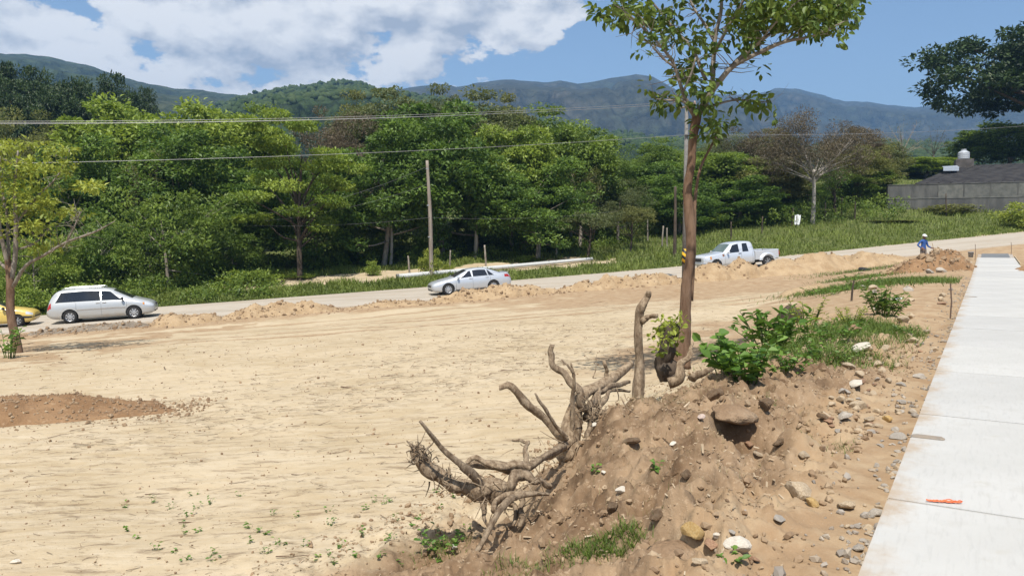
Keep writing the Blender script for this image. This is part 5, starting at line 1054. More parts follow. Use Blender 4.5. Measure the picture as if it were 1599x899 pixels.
for a in ((448, 882, 52, 'thick short twig lying at the bottom of the field', 0), (390, 656, 46, 'long thin twig in the left middle of the field', .3), (560, 605, 60, 'forked twig pile stem near the upper middle of the field', .2), (470, 745, 40, 'dark twig in the middle of the field', .25), (690, 690, 40, 'dark twig left of the uprooted stump', .8), (120, 720, 40, 'twig in front of the flat brown heap', .15), (235, 778, 36, 'twig in the lower left of the field', .2), (300, 822, 60, 'long twig in the lower middle left', .2), (560, 870, 36, 'twig left of the root at the bottom', .4), (660, 810, 70, 'long branchlet pointing at the uprooted stump', .3)):
    twig(a[0], a[1], a[2], a[3], a[4], int(a[0]))
rg = np.random.default_rng(17)
for k in range(80):
    px = rg.uniform(0, 980); py = rg.uniform(520, 890); h = hit(px, py); s, t = st_of(h[0], h[1])
    if s < 3.4: continue
    twig(px, py, rg.uniform(12, 34), 'small brown twig lying on the sandy field', rg.normal(.25, .5), k)

# ------------------------------------------------------------------ weeds and grass on the bank
def weed(label, px, py, hpx, wpx, n, L, seed, leaf='leaf_broad', wr=.6, name='weed', droop=.15, stems=9):
    h = hit(px, py); rg = np.random.default_rng(seed); H = hpx/FPX*h[1]; w = wpx/FPX*h[1]/2; o = empty(name, tuple(h), label, 'weeds', 'weeds and sprouts'); mb = MB(); P = []; D = []
    for k in range(stems):
        a = rg.uniform(0, 6.28); r = w*math.sqrt(rg.random()); b = np.array((math.cos(a)*r*.5, math.sin(a)*r*.5, 0)); b[2] = G(h[0]+b[0], h[1]+b[1])-h[2]-.01; tp = b+np.array((math.cos(a)*r*.8, math.sin(a)*r*.8, H*rg.uniform(.5, 1.05))); m = (b+tp)/2+np.array((0, 0, H*.08))
        mb.add(*tube(smooth_path(np.array([b, m, tp]), 6), np.linspace(.006, .002, 6)*H/.35, 5))
        for u in np.linspace(.25, 1, max(2, n//stems)):
            p = (1-u)**2*b+2*u*(1-u)*m+u*u*tp; P.append(p); q = rg.uniform(0, 6.28); D.append((math.cos(q), math.sin(q), .35-droop+rg.normal(0, .25)))
    P = np.array(P); D = np.array(D); m = len(P); N = unit(np.array((0, 0, 1.))+rg.normal(0, .3, (m, 3))); ll = L*rg.uniform(.55, 1.25, m); V, F, k = leaves(P, D, N, ll, ll*wr, .2, True)
    mb.build('stem', 'grass_green', o, tone=True); mk('foliage', V, F, leaf, o, tone=np.repeat(np.clip(rg.normal(.5, .25, m), 0, 1), k)); return o
weed('clump of broad heart shaped leaves in front of the bank', 1170, 600, 70, 120, 230, .125, 1, wr=.85, stems=20)
weed('broad leaved weeds left part of the green clump', 1135, 585, 62, 60, 110, .115, 2, wr=.8, stems=10)
weed('tall glossy long leaved weeds before the dark grey stump', 1210, 545, 70, 110, 260, .20, 3, wr=.36, stems=22, droop=-.1)
weed('leafy weeds climbing at the right of the dark grey stump', 1262, 515, 50, 60, 120, .10, 4, leaf='leaf_lime', wr=.5, stems=12)
weed('weeds with mixed leaves right of the long leaved clump', 1300, 535, 34, 90, 220, .085, 21, wr=.5, stems=22)
weed('leafy weeds behind the grass strip', 1330, 505, 30, 80, 180, .07, 22, leaf='leaf_lime', wr=.45, stems=18)
weed('low creeping weeds in front of the grass strip', 1230, 572, 30, 90, 200, .07, 23, wr=.7, stems=20)
weed('weeds beside the short dark stake', 1345, 448, 22, 70, 160, .13, 24, wr=.5, stems=16)
weed('weeds left of the short dark stake', 1292, 462, 18, 70, 140, .12, 25, wr=.45, stems=14)
weed('small leaved weeds below the long leaved clump', 1285, 560, 34, 130, 260, .06, 5, wr=.5, stems=28)
weed('dark drooping leaved plant standing alone beside the walk', 1382, 492, 46, 62, 330, .15, 6, leaf='leaf_deep', wr=.45, stems=26, droop=.35)
weed('tiny weed by the shredded log at the picture bottom', 690, 862, 26, 60, 60, .05, 7, stems=10)
weed('weed sprig on the lower brown bank', 1032, 742, 22, 20, 16, .04, 8, stems=3)
weed('weed sprig beside the light upright stone', 928, 752, 20, 16, 14, .04, 9, stems=3)
weed('leafy tuft at the foot of the left tree', 8, 560, 46, 40, 70, .2, 10, leaf='leaf_broad', stems=8)
weed('weed sprig under the rim below the pale stones', 1145, 882, 12, 40, 24, .045, 11, stems=5)
weed('dry sprig right of the dark hollow', 1205, 635, 26, 20, 16, .03, 12, leaf='leaf_olive', stems=4)
weed('low weeds at the right tip of the grass strip', 1415, 522, 16, 40, 60, .06, 13, stems=8)
rg = np.random.default_rng(41)
for k in range(58):
    px = rg.uniform(180, 740); py = rg.uniform(770, 895); h = hit(px, py); s, t = st_of(h[0], h[1])
    if s > 2.9: weed('tiny green sprout on the lower part of the sandy field', px, py, rg.uniform(7, 15), rg.uniform(8, 18), int(rg.integers(5, 12)), .035, k+200, stems=3, name='sprout')
def grass(name, label, spots, n, h, w, mat, seed, sx=.4):
    rg = np.random.default_rng(seed); X = []; Yy = []
    for px, py, rx, ry, f in spots:
        c = hit(px, py); m = int(n*f); X.append(c[0]+rg.normal(0, rx, m)); Yy.append(c[1]+rg.normal(0, ry, m))
    x = np.concatenate(X); y = np.concatenate(Yy); s, t = st_of(x, y); ok = s > .35; x, y = x[ok], y[ok]; P = np.stack([x, y, ground(x, y)-.01], 1); V, F = blades(rg, P, h*rg.uniform(.4, 1.3, len(x)), np.full(len(x), w)*rg.uniform(.6, 1.3, len(x)), .6)
    o = kind(mk(name, V, F, mat, tone=np.repeat(rg.random(len(x)), 5)), 'stuff'); o['label'] = label
grass('bank_grass', 'green grass strip on the bank behind the weeds', [(1290, 525, .6, .5, 1), (1340, 515, .5, .5, 1), (1385, 517, .35, .35, .6), (1240, 545, .5, .4, .7), (1310, 560, .4, .25, .4), (1360, 505, .4, .4, .6)], 3400, .15, .009, 'grass_green', 1)
grass('far_grass', 'green grass patches farther along the walk', [(1380, 443, 1.6, 1.3, 1), (1420, 440, 1.0, 1.2, .7), (1340, 435, .8, 1.2, .4), (1460, 413, 1.5, 1.0, .7), (1300, 455, .8, .8, .35), (1330, 425, 1.4, .8, .2), (1290, 420, 1.6, .8, .15), (1375, 412, 1.2, 1, .25)], 4200, .2, .022, 'grass_green', 2)
grass('near_grass', 'short green grass tufts at the bottom of the bank', [(955, 868, .10, .05, 1), (920, 872, .08, .05, .5), (985, 860, .05, .04, .5), (1330, 708, .14, .1, .16), (870, 888, .14, .05, .4), (690, 868, .12, .05, .5), (800, 885, .08, .05, .25)], 620, .075, .005, 'grass_green', 3)
grass('dry_grass', 'thin dry straw on the top of the bank', [(1080, 610, .35, .2, 1), (1020, 625, .25, .2, 1), (1120, 690, .3, .3, .6), (960, 700, .3, .3, .6), (1040, 780, .3, .3, .6), (1200, 640, .3, .3, .5), (1060, 590, .35, .25, .7)], 420, .07, .003, 'grass_dry', 4)
# ------------------------------------------------------------------ slender tree on the bank
def main_tree():
    Y0 = 12.6; bpt = ray(1070, 548, Y0); bpt[2] = G(bpt[0], bpt[1])-.05; rt = empty('tree', tuple(bpt), 'slender tree with reddish brown trunk on the bank, crown cut by the picture top', 'tree'); rg = np.random.default_rng(3)
    def w(px, py, dy=0.): return ray(px, py, Y0+dy)-bpt
    def pth(pts): return np.array([[*w(p[0], p[1], p[2]), p[3]*.70/FPX*Y0/2] for p in pts])
    mb = MB(); seg = []
    def br(pts, n=18, k=9, wob=.07, seed=0, keep=True):
        P = pth(pts); mb.add(*limb(P, n, k, wob, seed)); 
        if keep: seg.append(smooth_path(P, n))
    tp = MB(); P = pth([(1066, 575, 0, 44), (1069, 545, 0, 33), (1071, 500, 0, 26), (1073, 440, 0, 23), (1079, 395, 0, 22), (1076, 340, 0, 23), (1072, 295, 0, 19), (1077, 262, 0, 18), (1079, 225, 0, 18), (1084, 188, 0, 21), (1088, 178, 0, 14)])
    tp.add(*limb(P, 46, 14, .06, 2)); trunk = tp.build('trunk', 'bark_brown', rt, smooth=True)
    side = MB(); side.add(*limb(pth([(1080, 470, .02, 10), (1081, 400, .04, 14), (1082, 345, .03, 12), (1085, 300, .1, 7), (1092, 262, .2, 6), (1110, 225, .3, 5), (1122, 200, .3, 3)]), 24, 8, .08, 4)); side.build('side_stem', 'bark_brown', rt, smooth=True)
    br([(1086, 182, 0, 17), (1100, 158, -.1, 14), (1118, 132, -.2, 13), (1140, 108, -.3, 11), (1170, 92, -.4, 10), (1215, 72, -.5, 8), (1262, 62, -.6, 5), (1310, 40, -.7, 2)], 30)
    br([(1120, 130, -.2, 9), (1150, 95, 0, 8), (1185, 68, .2, 6), (1215, 40, .3, 5), (1245, 5, .4, 4), (1280, -40, .5, 2)])
    br([(1098, 160, -.1, 12), (1108, 132, 0, 11), (1109, 100, .05, 10), (1112, 60, .1, 9), (1120, 20, .15, 8), (1118, -40, .2, 6), (1130, -110, .2, 3)], 26)
    br([(1110, 90, .05, 8), (1125, 60, -.2, 7), (1145, 25, -.3, 6), (1165, -10, -.4, 5), (1200, -60, -.5, 2)])
    br([(1110, 70, .1, 7), (1095, 45, .3, 6), (1075, 15, .5, 5), (1060, -30, .6, 4), (1045, -80, .7, 2)])
    br([(1083, 185, 0, 13), (1070, 165, -.2, 10), (1060, 140, -.3, 8), (1048, 105, -.4, 7), (1030, 80, -.5, 6), (1005, 55, -.6, 5), (978, 30, -.7, 3), (955, 15, -.7, 1.5)], 26)
    br([(1098, 130, 0, 8), (1075, 80, .1, 7), (1050, 55, .2, 6), (1030, 30, .3, 5), (1005, 0, .4, 4), (985, -40, .5, 2)])
    br([(1030, 80, -.5, 5), (1010, 72, -.4, 4), (990, 60, -.3, 2)], 10); br([(1050, 110, -.4, 5), (1030, 95, -.5, 4), (1008, 70, -.7, 2)], 10)
    br([(1072, 168, -.2, 6), (1060, 160, -.3, 5), (1045, 160, -.4, 4), (1022, 158, -.4, 2)], 12); br([(1090, 178, 0, 8), (1110, 168, .1, 6), (1140, 160, .2, 5), (1170, 160, .3, 3), (1198, 164, .3, 1.5)], 16)
    br([(1062, 150, -.3, 6), (1075, 120, -.4, 5), (1082, 95, -.5, 3)], 10); br([(1150, 100, -.3, 5), (1180, 70, -.6, 4), (1215, 30, -.9, 3), (1250, 0, -1., 2)], 12); br([(1215, 72, -.5, 5), (1260, 40, -.3, 3), (1310, 10, -.2, 2)], 12)
    # twigs from the limbs
    tips = []
    for P in seg:
        n = len(P)
        for k in range(int(n*1.0)):
            i = rg.integers(int(n*.35), n); L = rg.uniform(.18, .5); d = unit(np.array((rg.normal(), rg.normal(), rg.normal(.25, .5)))); a = P[i, :3]; e = a+d*L; m = (a+e)/2+rg.normal(0, .03, 3); r = min(P[i, 3]*.5, .009)
            mb.add(*tube(np.array([a, m, e]), (r, r*.7, r*.3), 5)); tips.append(e); 
            pass
    kind(mb.build('branches', 'bark_grey', rt, smooth=True), 'stuff')
    tips = [e for e in tips if rg.random() < .09]
    # where the photograph shows leaf masses
    for px, py, rx, ry, dd, n in ((1000, 28, 50, 22, .5, 26), (965, 25, 24, 20, .3, 13), (1035, 60, 40, 16, .4, 12), (1062, 108, 20, 12, .3, 8), (1082, 138, 34, 12, .3, 9), (1110, 150, 20, 8, .3, 5), (1172, 161, 26, 7, .2, 9), (1030, 160, 16, 5, .2, 5), (1118, 196, 16, 8, .15, 7), (1100, 212, 10, 6, .1, 3), (1128, 66, 40, 22, .5, 8), (1180, 38, 50, 26, .6, 50), (1240, 36, 50, 26, .6, 64), (1292, 28, 36, 22, .5, 46), (1220, -10, 90, 24, .8, 50), (1120, -10, 90, 26, .8, 34), (1010, -15, 70, 24, .7, 26), (1150, -70, 110, 40, .9, 46), (1050, -70, 80, 40, .8, 24), (1100, -130, 80, 40, .7, 24), (1250, -60, 50, 30, .6, 16), (1085, 165, 20, 10, .2, 6)):
        for k in range(int(n)): tips.append(w(px+rg.normal(0, rx*.55), py+rg.normal(0, ry*.55), rg.normal(0, dd)))
    cen = np.array(tips); cr = rg.uniform(.10, .2, len(cen)); V, F, t = clump_leaves(rg, cen, cr, rg.integers(7, 13, len(cen)), .135, .75, up=.8, droop=.45, outw=.9, six=True, wr=.52)
    mk('crown', V, F, 'leaf_main', rt, tone=t)
main_tree()
# ------------------------------------------------------------------ lime leaved tree at the left edge
def left_tree():
    Y0 = 25.5; bpt = ray(24, 566, Y0); bpt[2] = G(bpt[0], bpt[1])-.1; rt = empty('tree', tuple(bpt), 'slim tree with yellow green leaves at the left picture edge', 'tree'); rg = np.random.default_rng(8)
    def pth(pts): return np.array([[*(ray(p[0], p[1], Y0+p[2])-bpt), p[3]*.72/FPX*Y0/2] for p in pts])
    mb = MB(); seg = []; tr = MB(); tr.add(*limb(pth([(24, 572, 0, 24), (22, 540, 0, 19), (14, 490, 0, 17), (15, 440, 0, 16), (12, 400, 0, 12)]), 24, 10, .08, 1)); tr.build('trunk', 'bark_brown', rt, smooth=True)
    for k, p in enumerate(([(15, 440, 0, 12), (24, 400, 0, 10), (27, 340, 0, 8), (28, 290, 0, 6), (35, 235, 0, 3)], [(12, 410, 0, 11), (4, 370, -.2, 8), (-4, 310, -.3, 6), (-15, 240, -.4, 3)], [(18, 450, 0, 9), (40, 415, -.3, 7), (70, 398, -.5, 6), (105, 378, -.7, 5), (150, 362, -.8, 4), (182, 345, -.9, 1.5)], [(105, 378, -.7, 4), (120, 350, -.8, 3), (128, 330, -.8, 1.5)], [(14, 400, 0, 8), (14, 340, .4, 6), (5, 280, .6, 5), (10, 225, .7, 2)], [(10, 420, 0, 7), (-30, 380, .4, 5), (-70, 340, .6, 3)], [(26, 350, 0, 6), (60, 310, .3, 5), (95, 275, .5, 3), (115, 235, .6, 1.5)], [(24, 390, 0, 5), (55, 380, .5, 4), (85, 350, .8, 2)])):
        P = pth(p); mb.add(*limb(P, 16, 7, .1, k)); seg.append(smooth_path(P, 16))
    tips = []
    for si, P in enumerate(seg):
        for k in range(22):
            i = rg.integers(5, 16); a = P[i, :3]; e = a+unit(rg.normal(size=3)+np.array((0, 0, .3)))*rg.uniform(.3, .8); r = min(P[i, 3]*.5, .012); mb.add(*tube(np.array([a, (a+e)/2+rg.normal(0, .05, 3), e]), (r, r*.7, r*.3), 4))
            if si not in (2, 3) and rg.random() < .35: tips.append(e)
    mb.build('branches', 'bark_grey', rt, smooth=True)
    for px, py, rx, ry, n in ((30, 230, 50, 9, 16), (10, 262, 60, 9, 14), (70, 260, 40, 8, 10), (100, 236, 20, 6, 6), (30, 298, 50, 9, 10), (140, 292, 22, 5, 7), (60, 320, 40, 12, 12), (-40, 290, 40, 40, 20), (20, 350, 40, 14, 10), (110, 330, 26, 8, 5), (-60, 240, 50, 30, 20), (60, 385, 30, 10, 5)):
        for k in range(n): tips.append(np.append(ray(px+rg.normal(0, rx*.55), py+rg.normal(0, ry*.55), Y0)[[0]], 0) if False else ray(px+rg.normal(0, rx*.55), py+rg.normal(0, ry*.55), Y0+rg.normal(0, 1.0))-bpt)
    cen = np.array(tips); V, F, t = clump_leaves(rg, cen, rg.uniform(.22, .42, len(cen)), rg.integers(18, 34, len(cen)), .17, .4, up=1.3, six=False, wr=.5, droop=.2); mk('crown', V, F, 'leaf_lime', rt, tone=t)
left_tree()
# ------------------------------------------------------------------ poles and wires
mottled('pole_concrete', (.12, .115, .11), (.17, .165, .155), 6, .85, .3, .01); mottled('pole_wood', (.19, .155, .125), (.30, .255, .21), 7, .9, .5, .01, stretch=(1, 1, .1)); plain('wire_metal', (.30, .30, .30), .4, .3); plain('wire_dark', (.10, .10, .10), .6); plain('insulator', (.32, .24, .2), .3)
def hazardmat():
    m = NT('hazard_band'); v = m.coord('Object'); sp = m.n('ShaderNodeSeparateXYZ'); m.l(v, sp.inputs[0]); f = m.math('FRACT', m.math('ADD', m.math('MULTIPLY', sp.outputs[2], 2.6), m.math('MULTIPLY', sp.outputs[0], 2.2)))
    x = m.n('ShaderNodeMath', operation='GREATER_THAN'); m.l(f, x.inputs[0]); x.inputs[1].default_value = .5; return m.fin(m.bsdf(m.mix(x.outputs[0], (.62, .36, .02), (.02, .02, .02)), .5))
hazardmat()
PX, PY = spot(1069, 47.4); PZ = G(PX, PY)
pole = empty('utility_pole', (PX, PY, PZ), 'tall grey concrete utility pole with yellow and black band behind the slender tree', 'utility pole')
ptop = EYE+(HY-158)/FPX*PY-PZ; mk('shaft', *tube(np.array([(0, 0, -.3), (0, 0, ptop*.5), (0, 0, ptop)]), (.16, .13, .10), 14), 'pole_concrete', pole, smooth=True)
bz = EYE+(HY-412)/FPX*PY-PZ; mk('warning_band', *tube(np.array([(0, 0, bz), (0, 0, bz+.9)]), (.167, .163), 14), 'hazard_band', pole, smooth=True)
wz = EYE+(HY-166)/FPX*PY-PZ; perp = np.array((RN[0], RN[1], 0)); mk('crossarm', *tube(np.array([perp*-1.0+(0, 0, wz-.12), perp*1.0+(0, 0, wz-.12)]), .055, 4), 'pole_wood', pole)
for k in (-.9, -.1, .75): mk('insulator', *tube(np.array([perp*k+(0, 0, wz-.1), perp*k+(0, 0, wz-.02), perp*k+(0, 0, wz+.06)]), (.05, .07, .03), 8), 'insulator', pole)
def wire(a, b, sag, label, r=.012, mat='wire_metal', name='power_line'):
    u = np.linspace(0, 1, 40); P = a+(b-a)*u[:, None]; P[:, 2] -= sag*4*u*(1-u); return tag(mk(name, *tube(P, r, 5, cap=False), mat, smooth=True), label, 'wire', 'overhead wires')
pt = np.array((PX, PY, PZ)); far = np.array((-RU[0]*62, -RU[1]*62, 0))
for k, dz, lab in ((-.9, 0., 'lowest of the three overhead power lines at the upper left'), (-.1, .0, 'middle of the three overhead power lines at the upper left'), (.75, 0.1, 'topmost of the three overhead power lines at the upper left')):
    a = pt+perp*k+(0, 0, wz+.05+dz); wire(a, a+far+(0, 0, -3.35+dz), .9, lab, .0085)
lz = EYE+(HY-213)/FPX*PY-PZ; a = pt+(0, -.15, lz); wire(a, a+far+(0, 0, -3.5), .75, 'single overhead cable running left below the three power lines', .0095)
b = np.array((*spot(1760, 66), 0)); b[2] = EYE+(HY-183)/FPX*66; wire(a, b, .5, 'thin overhead cable running right from the concrete pole', .0085)
mk('bracket', *bevel_box(-.1, .1, -.22, 0, lz-.05, lz+.03, .01), 'wire_dark', pole)
QX, QY = spot(671, 59.3); QZ = G(QX, QY); qt = EYE+(HY-252)/FPX*QY-QZ; p2 = empty('utility_pole', (QX, QY, QZ), 'weathered wooden utility pole behind the silver sedan', 'utility pole')
mk('shaft', *limb(np.array([[0.12, 0, -.3, .17], [.06, 0, qt*.5, .145], [-.15, 0, qt, .11]]), 20, 10, .04, 3), 'pole_wood', p2, smooth=True)
for k, hz in enumerate((.93, .62, .35)): mk('metal_collar', *tube(np.array([(.1-.25*hz, 0, qt*hz-.05), (.1-.25*hz, 0, qt*hz+.05)]), .165-.045*hz, 10), 'wire_metal', p2)
c = np.array((QX, QY, QZ)); l1 = c+(.02, -.15, EYE+(HY-340)/FPX*QY-QZ)
wire(l1, np.array(ray(380, 352, 57.5)), .25, 'thin cable running left from the wooden pole in the wood', .009, 'wire_dark'); wire(l1, np.array(ray(965, 330, 66)), .3, 'thin cable running right from the wooden pole', .009, 'wire_dark')
wire(c+(-.12, 0, qt*.95), np.array(ray(405, 335, 57)), .5, 'slack cable sloping down left from the wooden pole top', .010, 'wire_dark'); wire(c+(-.1, 0, qt*.8), np.array(ray(415, 345, 58)), .4, 'lower slack cable sloping left from the wooden pole', .010, 'wire_dark')
DX, DY = spot(1053, 66); DZ = G(DX, DY); o = tag(mk('post', *limb(np.array([[0, 0, -.2, .15], [.03, 0, 2.5, .13], [0, 0, EYE+(HY-292)/FPX*DY-DZ, .10]]), 12, 8, .08, 2), 'bark_dark', smooth=True), 'dark tall bare post left of the slender trunk', 'post'); o.location = (DX, DY, DZ)
# fallen concrete pole
a = np.array((*spot(620, 58.3), 0)); b = np.array((*spot(925, 65.2), 0)); a[2] = G(a[0], a[1])+.16; b[2] = G(b[0], b[1])+.12
u = np.linspace(0, 1, 14); P = a+(b-a)*u[:, None]; P[:, 2] = np.maximum(P[:, 2], [G(p[0], p[1])+.10 for p in P]); P[:, 2] = np.polyval(np.polyfit(u, P[:, 2], 1), u)+.1
plain('pole_white', (.46, .46, .44), .8); r_ = empty('fallen_pole', tuple(a), 'long white concrete pole lying on the verge behind the sedan', 'fallen pole'); mk('shaft', *tube(P-a, np.linspace(.20, .13, 14), 12), 'pole_white', r_, smooth=True); mk('butt', *tube(np.array([P[0]-a-(.06, .02, 0), P[0]-a+(.12, .05, 0)]), .212, 12), 'pole_concrete', r_)
# fence posts beyond the road
FP = 'fence posts along the far verge'
for px, Y, base, hh, lab in ((869, 68, 0, 1.6, 'leaning grey fence post left of the roadside trees'), (759, 64, 0, 1.7, 'fence post with a leafy shoot above the sedan roof'), (702, 62, 0, 1.6, 'crooked fence post right of the wooden pole'), (640, 60.5, 0, 1.5, 'thin fence post left of the wooden pole'), (1033, 72, 0, 1.9, 'thick twin fence post left of the slender trunk'), (1041, 72, 0, 1.7, 'second post of the twin left of the slender trunk'), (1011, 76, 0, 2.2, 'thin tall fence post left of the twin posts'), (1141, 74, 0, 1.7, 'leaning fence post above the pickup cab'), (1189, 76, 0, 1.7, 'dark fence post above the pickup bed'), (1235, 80, 0, 1.8, 'fence post left of the round dark shrub'), (1287, 82, 0, 1.9, 'fence post right of the round dark shrub'), (1312, 84, 0, 2.0, 'slanting fence post near the small dark shrub'), (1333, 81, 0, 1.9, 'dark fence post right of the slanting one'), (1475, 82, 0, 2.3, 'dark stake inside the thin shrub before the wall'), (1160, 86, 0, 2.0, 'distant fence post on the slope above the pickup')):
    x, y = spot(px, Y); z = G(x, y); rr = random.Random(int(px)); lx = rr.uniform(-.14, .14); o = tag(mk('fence_post', *limb(np.array([[0, 0, -.2, .075], [lx*.5, 0, hh*.5, .07], [lx, 0, hh, .06]]), 8, 7, .12, int(px)), 'bark_dark' if px > 1100 else 'bark_grey', smooth=True), lab, 'fence post', FP); o.location = (x, y, z)
# ------------------------------------------------------------------ walled building on the right
def wallmat():
    m = NT('grey_render'); v = m.coord('Object'); n1 = m.noise(m.coord('Object', (1, 1, .25)), 1.0, 6, .65); n2 = m.noise(v, 5, 5, .65); br = m.n('ShaderNodeTexBrick')
    c = m.mix(m.ramp(n1, .35, .68), (.075, .075, .072), (.13, .128, .118)); c = m.mix(m.math('MULTIPLY', m.ramp(n2, .55, .7), .5), c, (.08, .08, .075)); return m.fin(m.bsdf(c, .9, m.bump(n2, .4, .02), spec=.15))
wallmat(); mottled('sheet_dark', (.016, .015, .016), (.036, .034, .033), 1.2, .85, .3, .02); plain('sheet_pale', (.42, .46, .50), .4, .3); plain('tank_white', (.36, .38, .40), .4); mottled('block_dark', (.06, .055, .05), (.11, .10, .095), 2, .9, .4, .02); mottled('render_pale', (.095, .098, .09), (.145, .145, .132), 2, .9, .3, .01)
wa = np.array((*spot(1383, 88), 0)); wb = np.array((*spot(1720, 80), 0)); wd = wb-wa; WL = np.linalg.norm(wd); wang = math.atan2(wd[1], wd[0]); wz0 = min(G(wa[0], wa[1]), G(wb[0], wb[1]))-.3
ztop = EYE+(HY-289)/FPX*86-wz0; wl = empty('block_wall', (wa[0], wa[1], wz0), 'long grey rendered wall standing behind the grass at right', 'wall', rz=wang)
nb = 8
for k in range(nb):
    x0, x1 = WL*k/nb, WL*(k+1)/nb-.10; mk('lower_panel', *bevel_box(x0, x1, -.1, .1, 0, ztop*.60, .015), 'grey_render', wl); mk('upper_panel', *bevel_box(x0, x1, -.085, .085, ztop*.60+.13, ztop, .015), 'render_pale' if k not in (0, 1) else 'grey_render', wl)
    mk('column', *bevel_box(x1, x1+.10, -.115, .115, 0, ztop+.02, .01), 'grey_render', wl)
mk('tie_beam', *bevel_box(0, WL, -.14, .08, ztop*.60+.003, ztop*.60+.127, .01), 'render_pale', wl); mk('coping', *bevel_box(-.05, WL+.05, -.13, .13, ztop+.022, ztop+.10, .01), 'grey_render', wl)
mk('side_panel', *bevel_box(-.1, .099, .12, 14, 0, ztop, .015), 'grey_render', wl)
hs = empty('dark_roofed_house', (wa[0], wa[1], wz0), 'low house with a dark sheet roof behind the grey wall', 'house', rz=wang)
def loc(px, py, Y): p = ray(px, py, Y)-np.array((wa[0], wa[1], wz0)); c, s = math.cos(-wang), math.sin(-wang); return np.array((p[0]*c-p[1]*s, p[0]*s+p[1]*c, p[2]))
e0 = loc(1425, 287, 90); e1 = loc(1740, 287, 82); r0 = loc(1490, 260, 97); r1 = loc(1740, 250, 90)
e0[1] += .0; V = [e0, e1, r1, r0]; V = np.array(V); back = np.array([(e0[0], r0[1]*2-e0[1], e0[2]), (e1[0], r1[1]*2-e1[1], e1[2])]); VV = np.concatenate([V, back, np.concatenate([V, back])-(0, 0, .10)])
mk('roof', VV, [np.array([(0, 1, 2, 3), (3, 2, 5, 4), (6, 9, 8, 7), (9, 10, 11, 8), (0, 6, 7, 1), (1, 7, 8, 2), (2, 8, 11, 5), (5, 11, 10, 4), (4, 10, 9, 3), (3, 9, 6, 0)])], 'sheet_dark', hs)
for k in range(1, 16):
    u = k/16; A_ = V[0]+(V[1]-V[0])*u; B_ = V[3]+(V[2]-V[3])*u; mk('roof_rib', *tube(np.array([A_+(0, 0, .03), B_+(0, 0, .03)]), .05, 5), 'sheet_dark', hs)
mk('wall', *box(e0[0]+.5, e1[0], e0[1]+.4, e0[1]+9, .0, e0[2]-.15), 'block_dark', hs)
t0 = loc(1487, 250, 96); t1 = loc(1514, 250, 96); mk('tower', *bevel_box(t0[0], t1[0], t0[1], t0[1]+2.2, 2.2, t0[2], .03), 'block_dark', hs); s0 = loc(1468, 262, 93); s1 = loc(1492, 262, 93)
mk('sheet_awning', np.array([(s0[0], s0[1], s0[2]), (s1[0], s1[1]-.3, s1[2]), (s1[0], s1[1]+2, s1[2]+.35), (s0[0], s0[1]+2, s0[2]+.25), (s0[0], s0[1], s0[2]-.45), (s1[0], s1[1]-.3, s1[2]-.45)]), [np.array([(0, 1, 2, 3), (0, 4, 5, 1)])], 'sheet_pale', hs)
tk = empty('water_tank', tuple(ray(1499, 250, 97)+np.array((0, 0, .0))), 'white ribbed water tank on the dark tower of the house', 'water tank')
prof = [(.0, 0), (.62, 0), (.66, .08), (.64, .16), (.66, .24), (.64, .40), (.66, .48), (.64, .64), (.66, .72), (.6, .85), (.28, 1.04), (.26, 1.12), (0, 1.14)]; k = 20; th = np.arange(k)*2*np.pi/k; V = np.array([(r*math.cos(t), r*math.sin(t), z) for t in th for r, z in prof]); m = len(prof); i, j = np.meshgrid(np.arange(k), np.arange(m-1), indexing='ij'); i = i.ravel(); j = j.ravel()
mk('barrel', V, np.stack([i*m+j, ((i+1) % k)*m+j, ((i+1) % k)*m+j+1, i*m+j+1], 1), 'tank_white', tk); mk('lid', *tube(np.array([(0, 0, 1.13), (0, 0, 1.2)]), (.3, .27), 14), 'tank_white', tk)
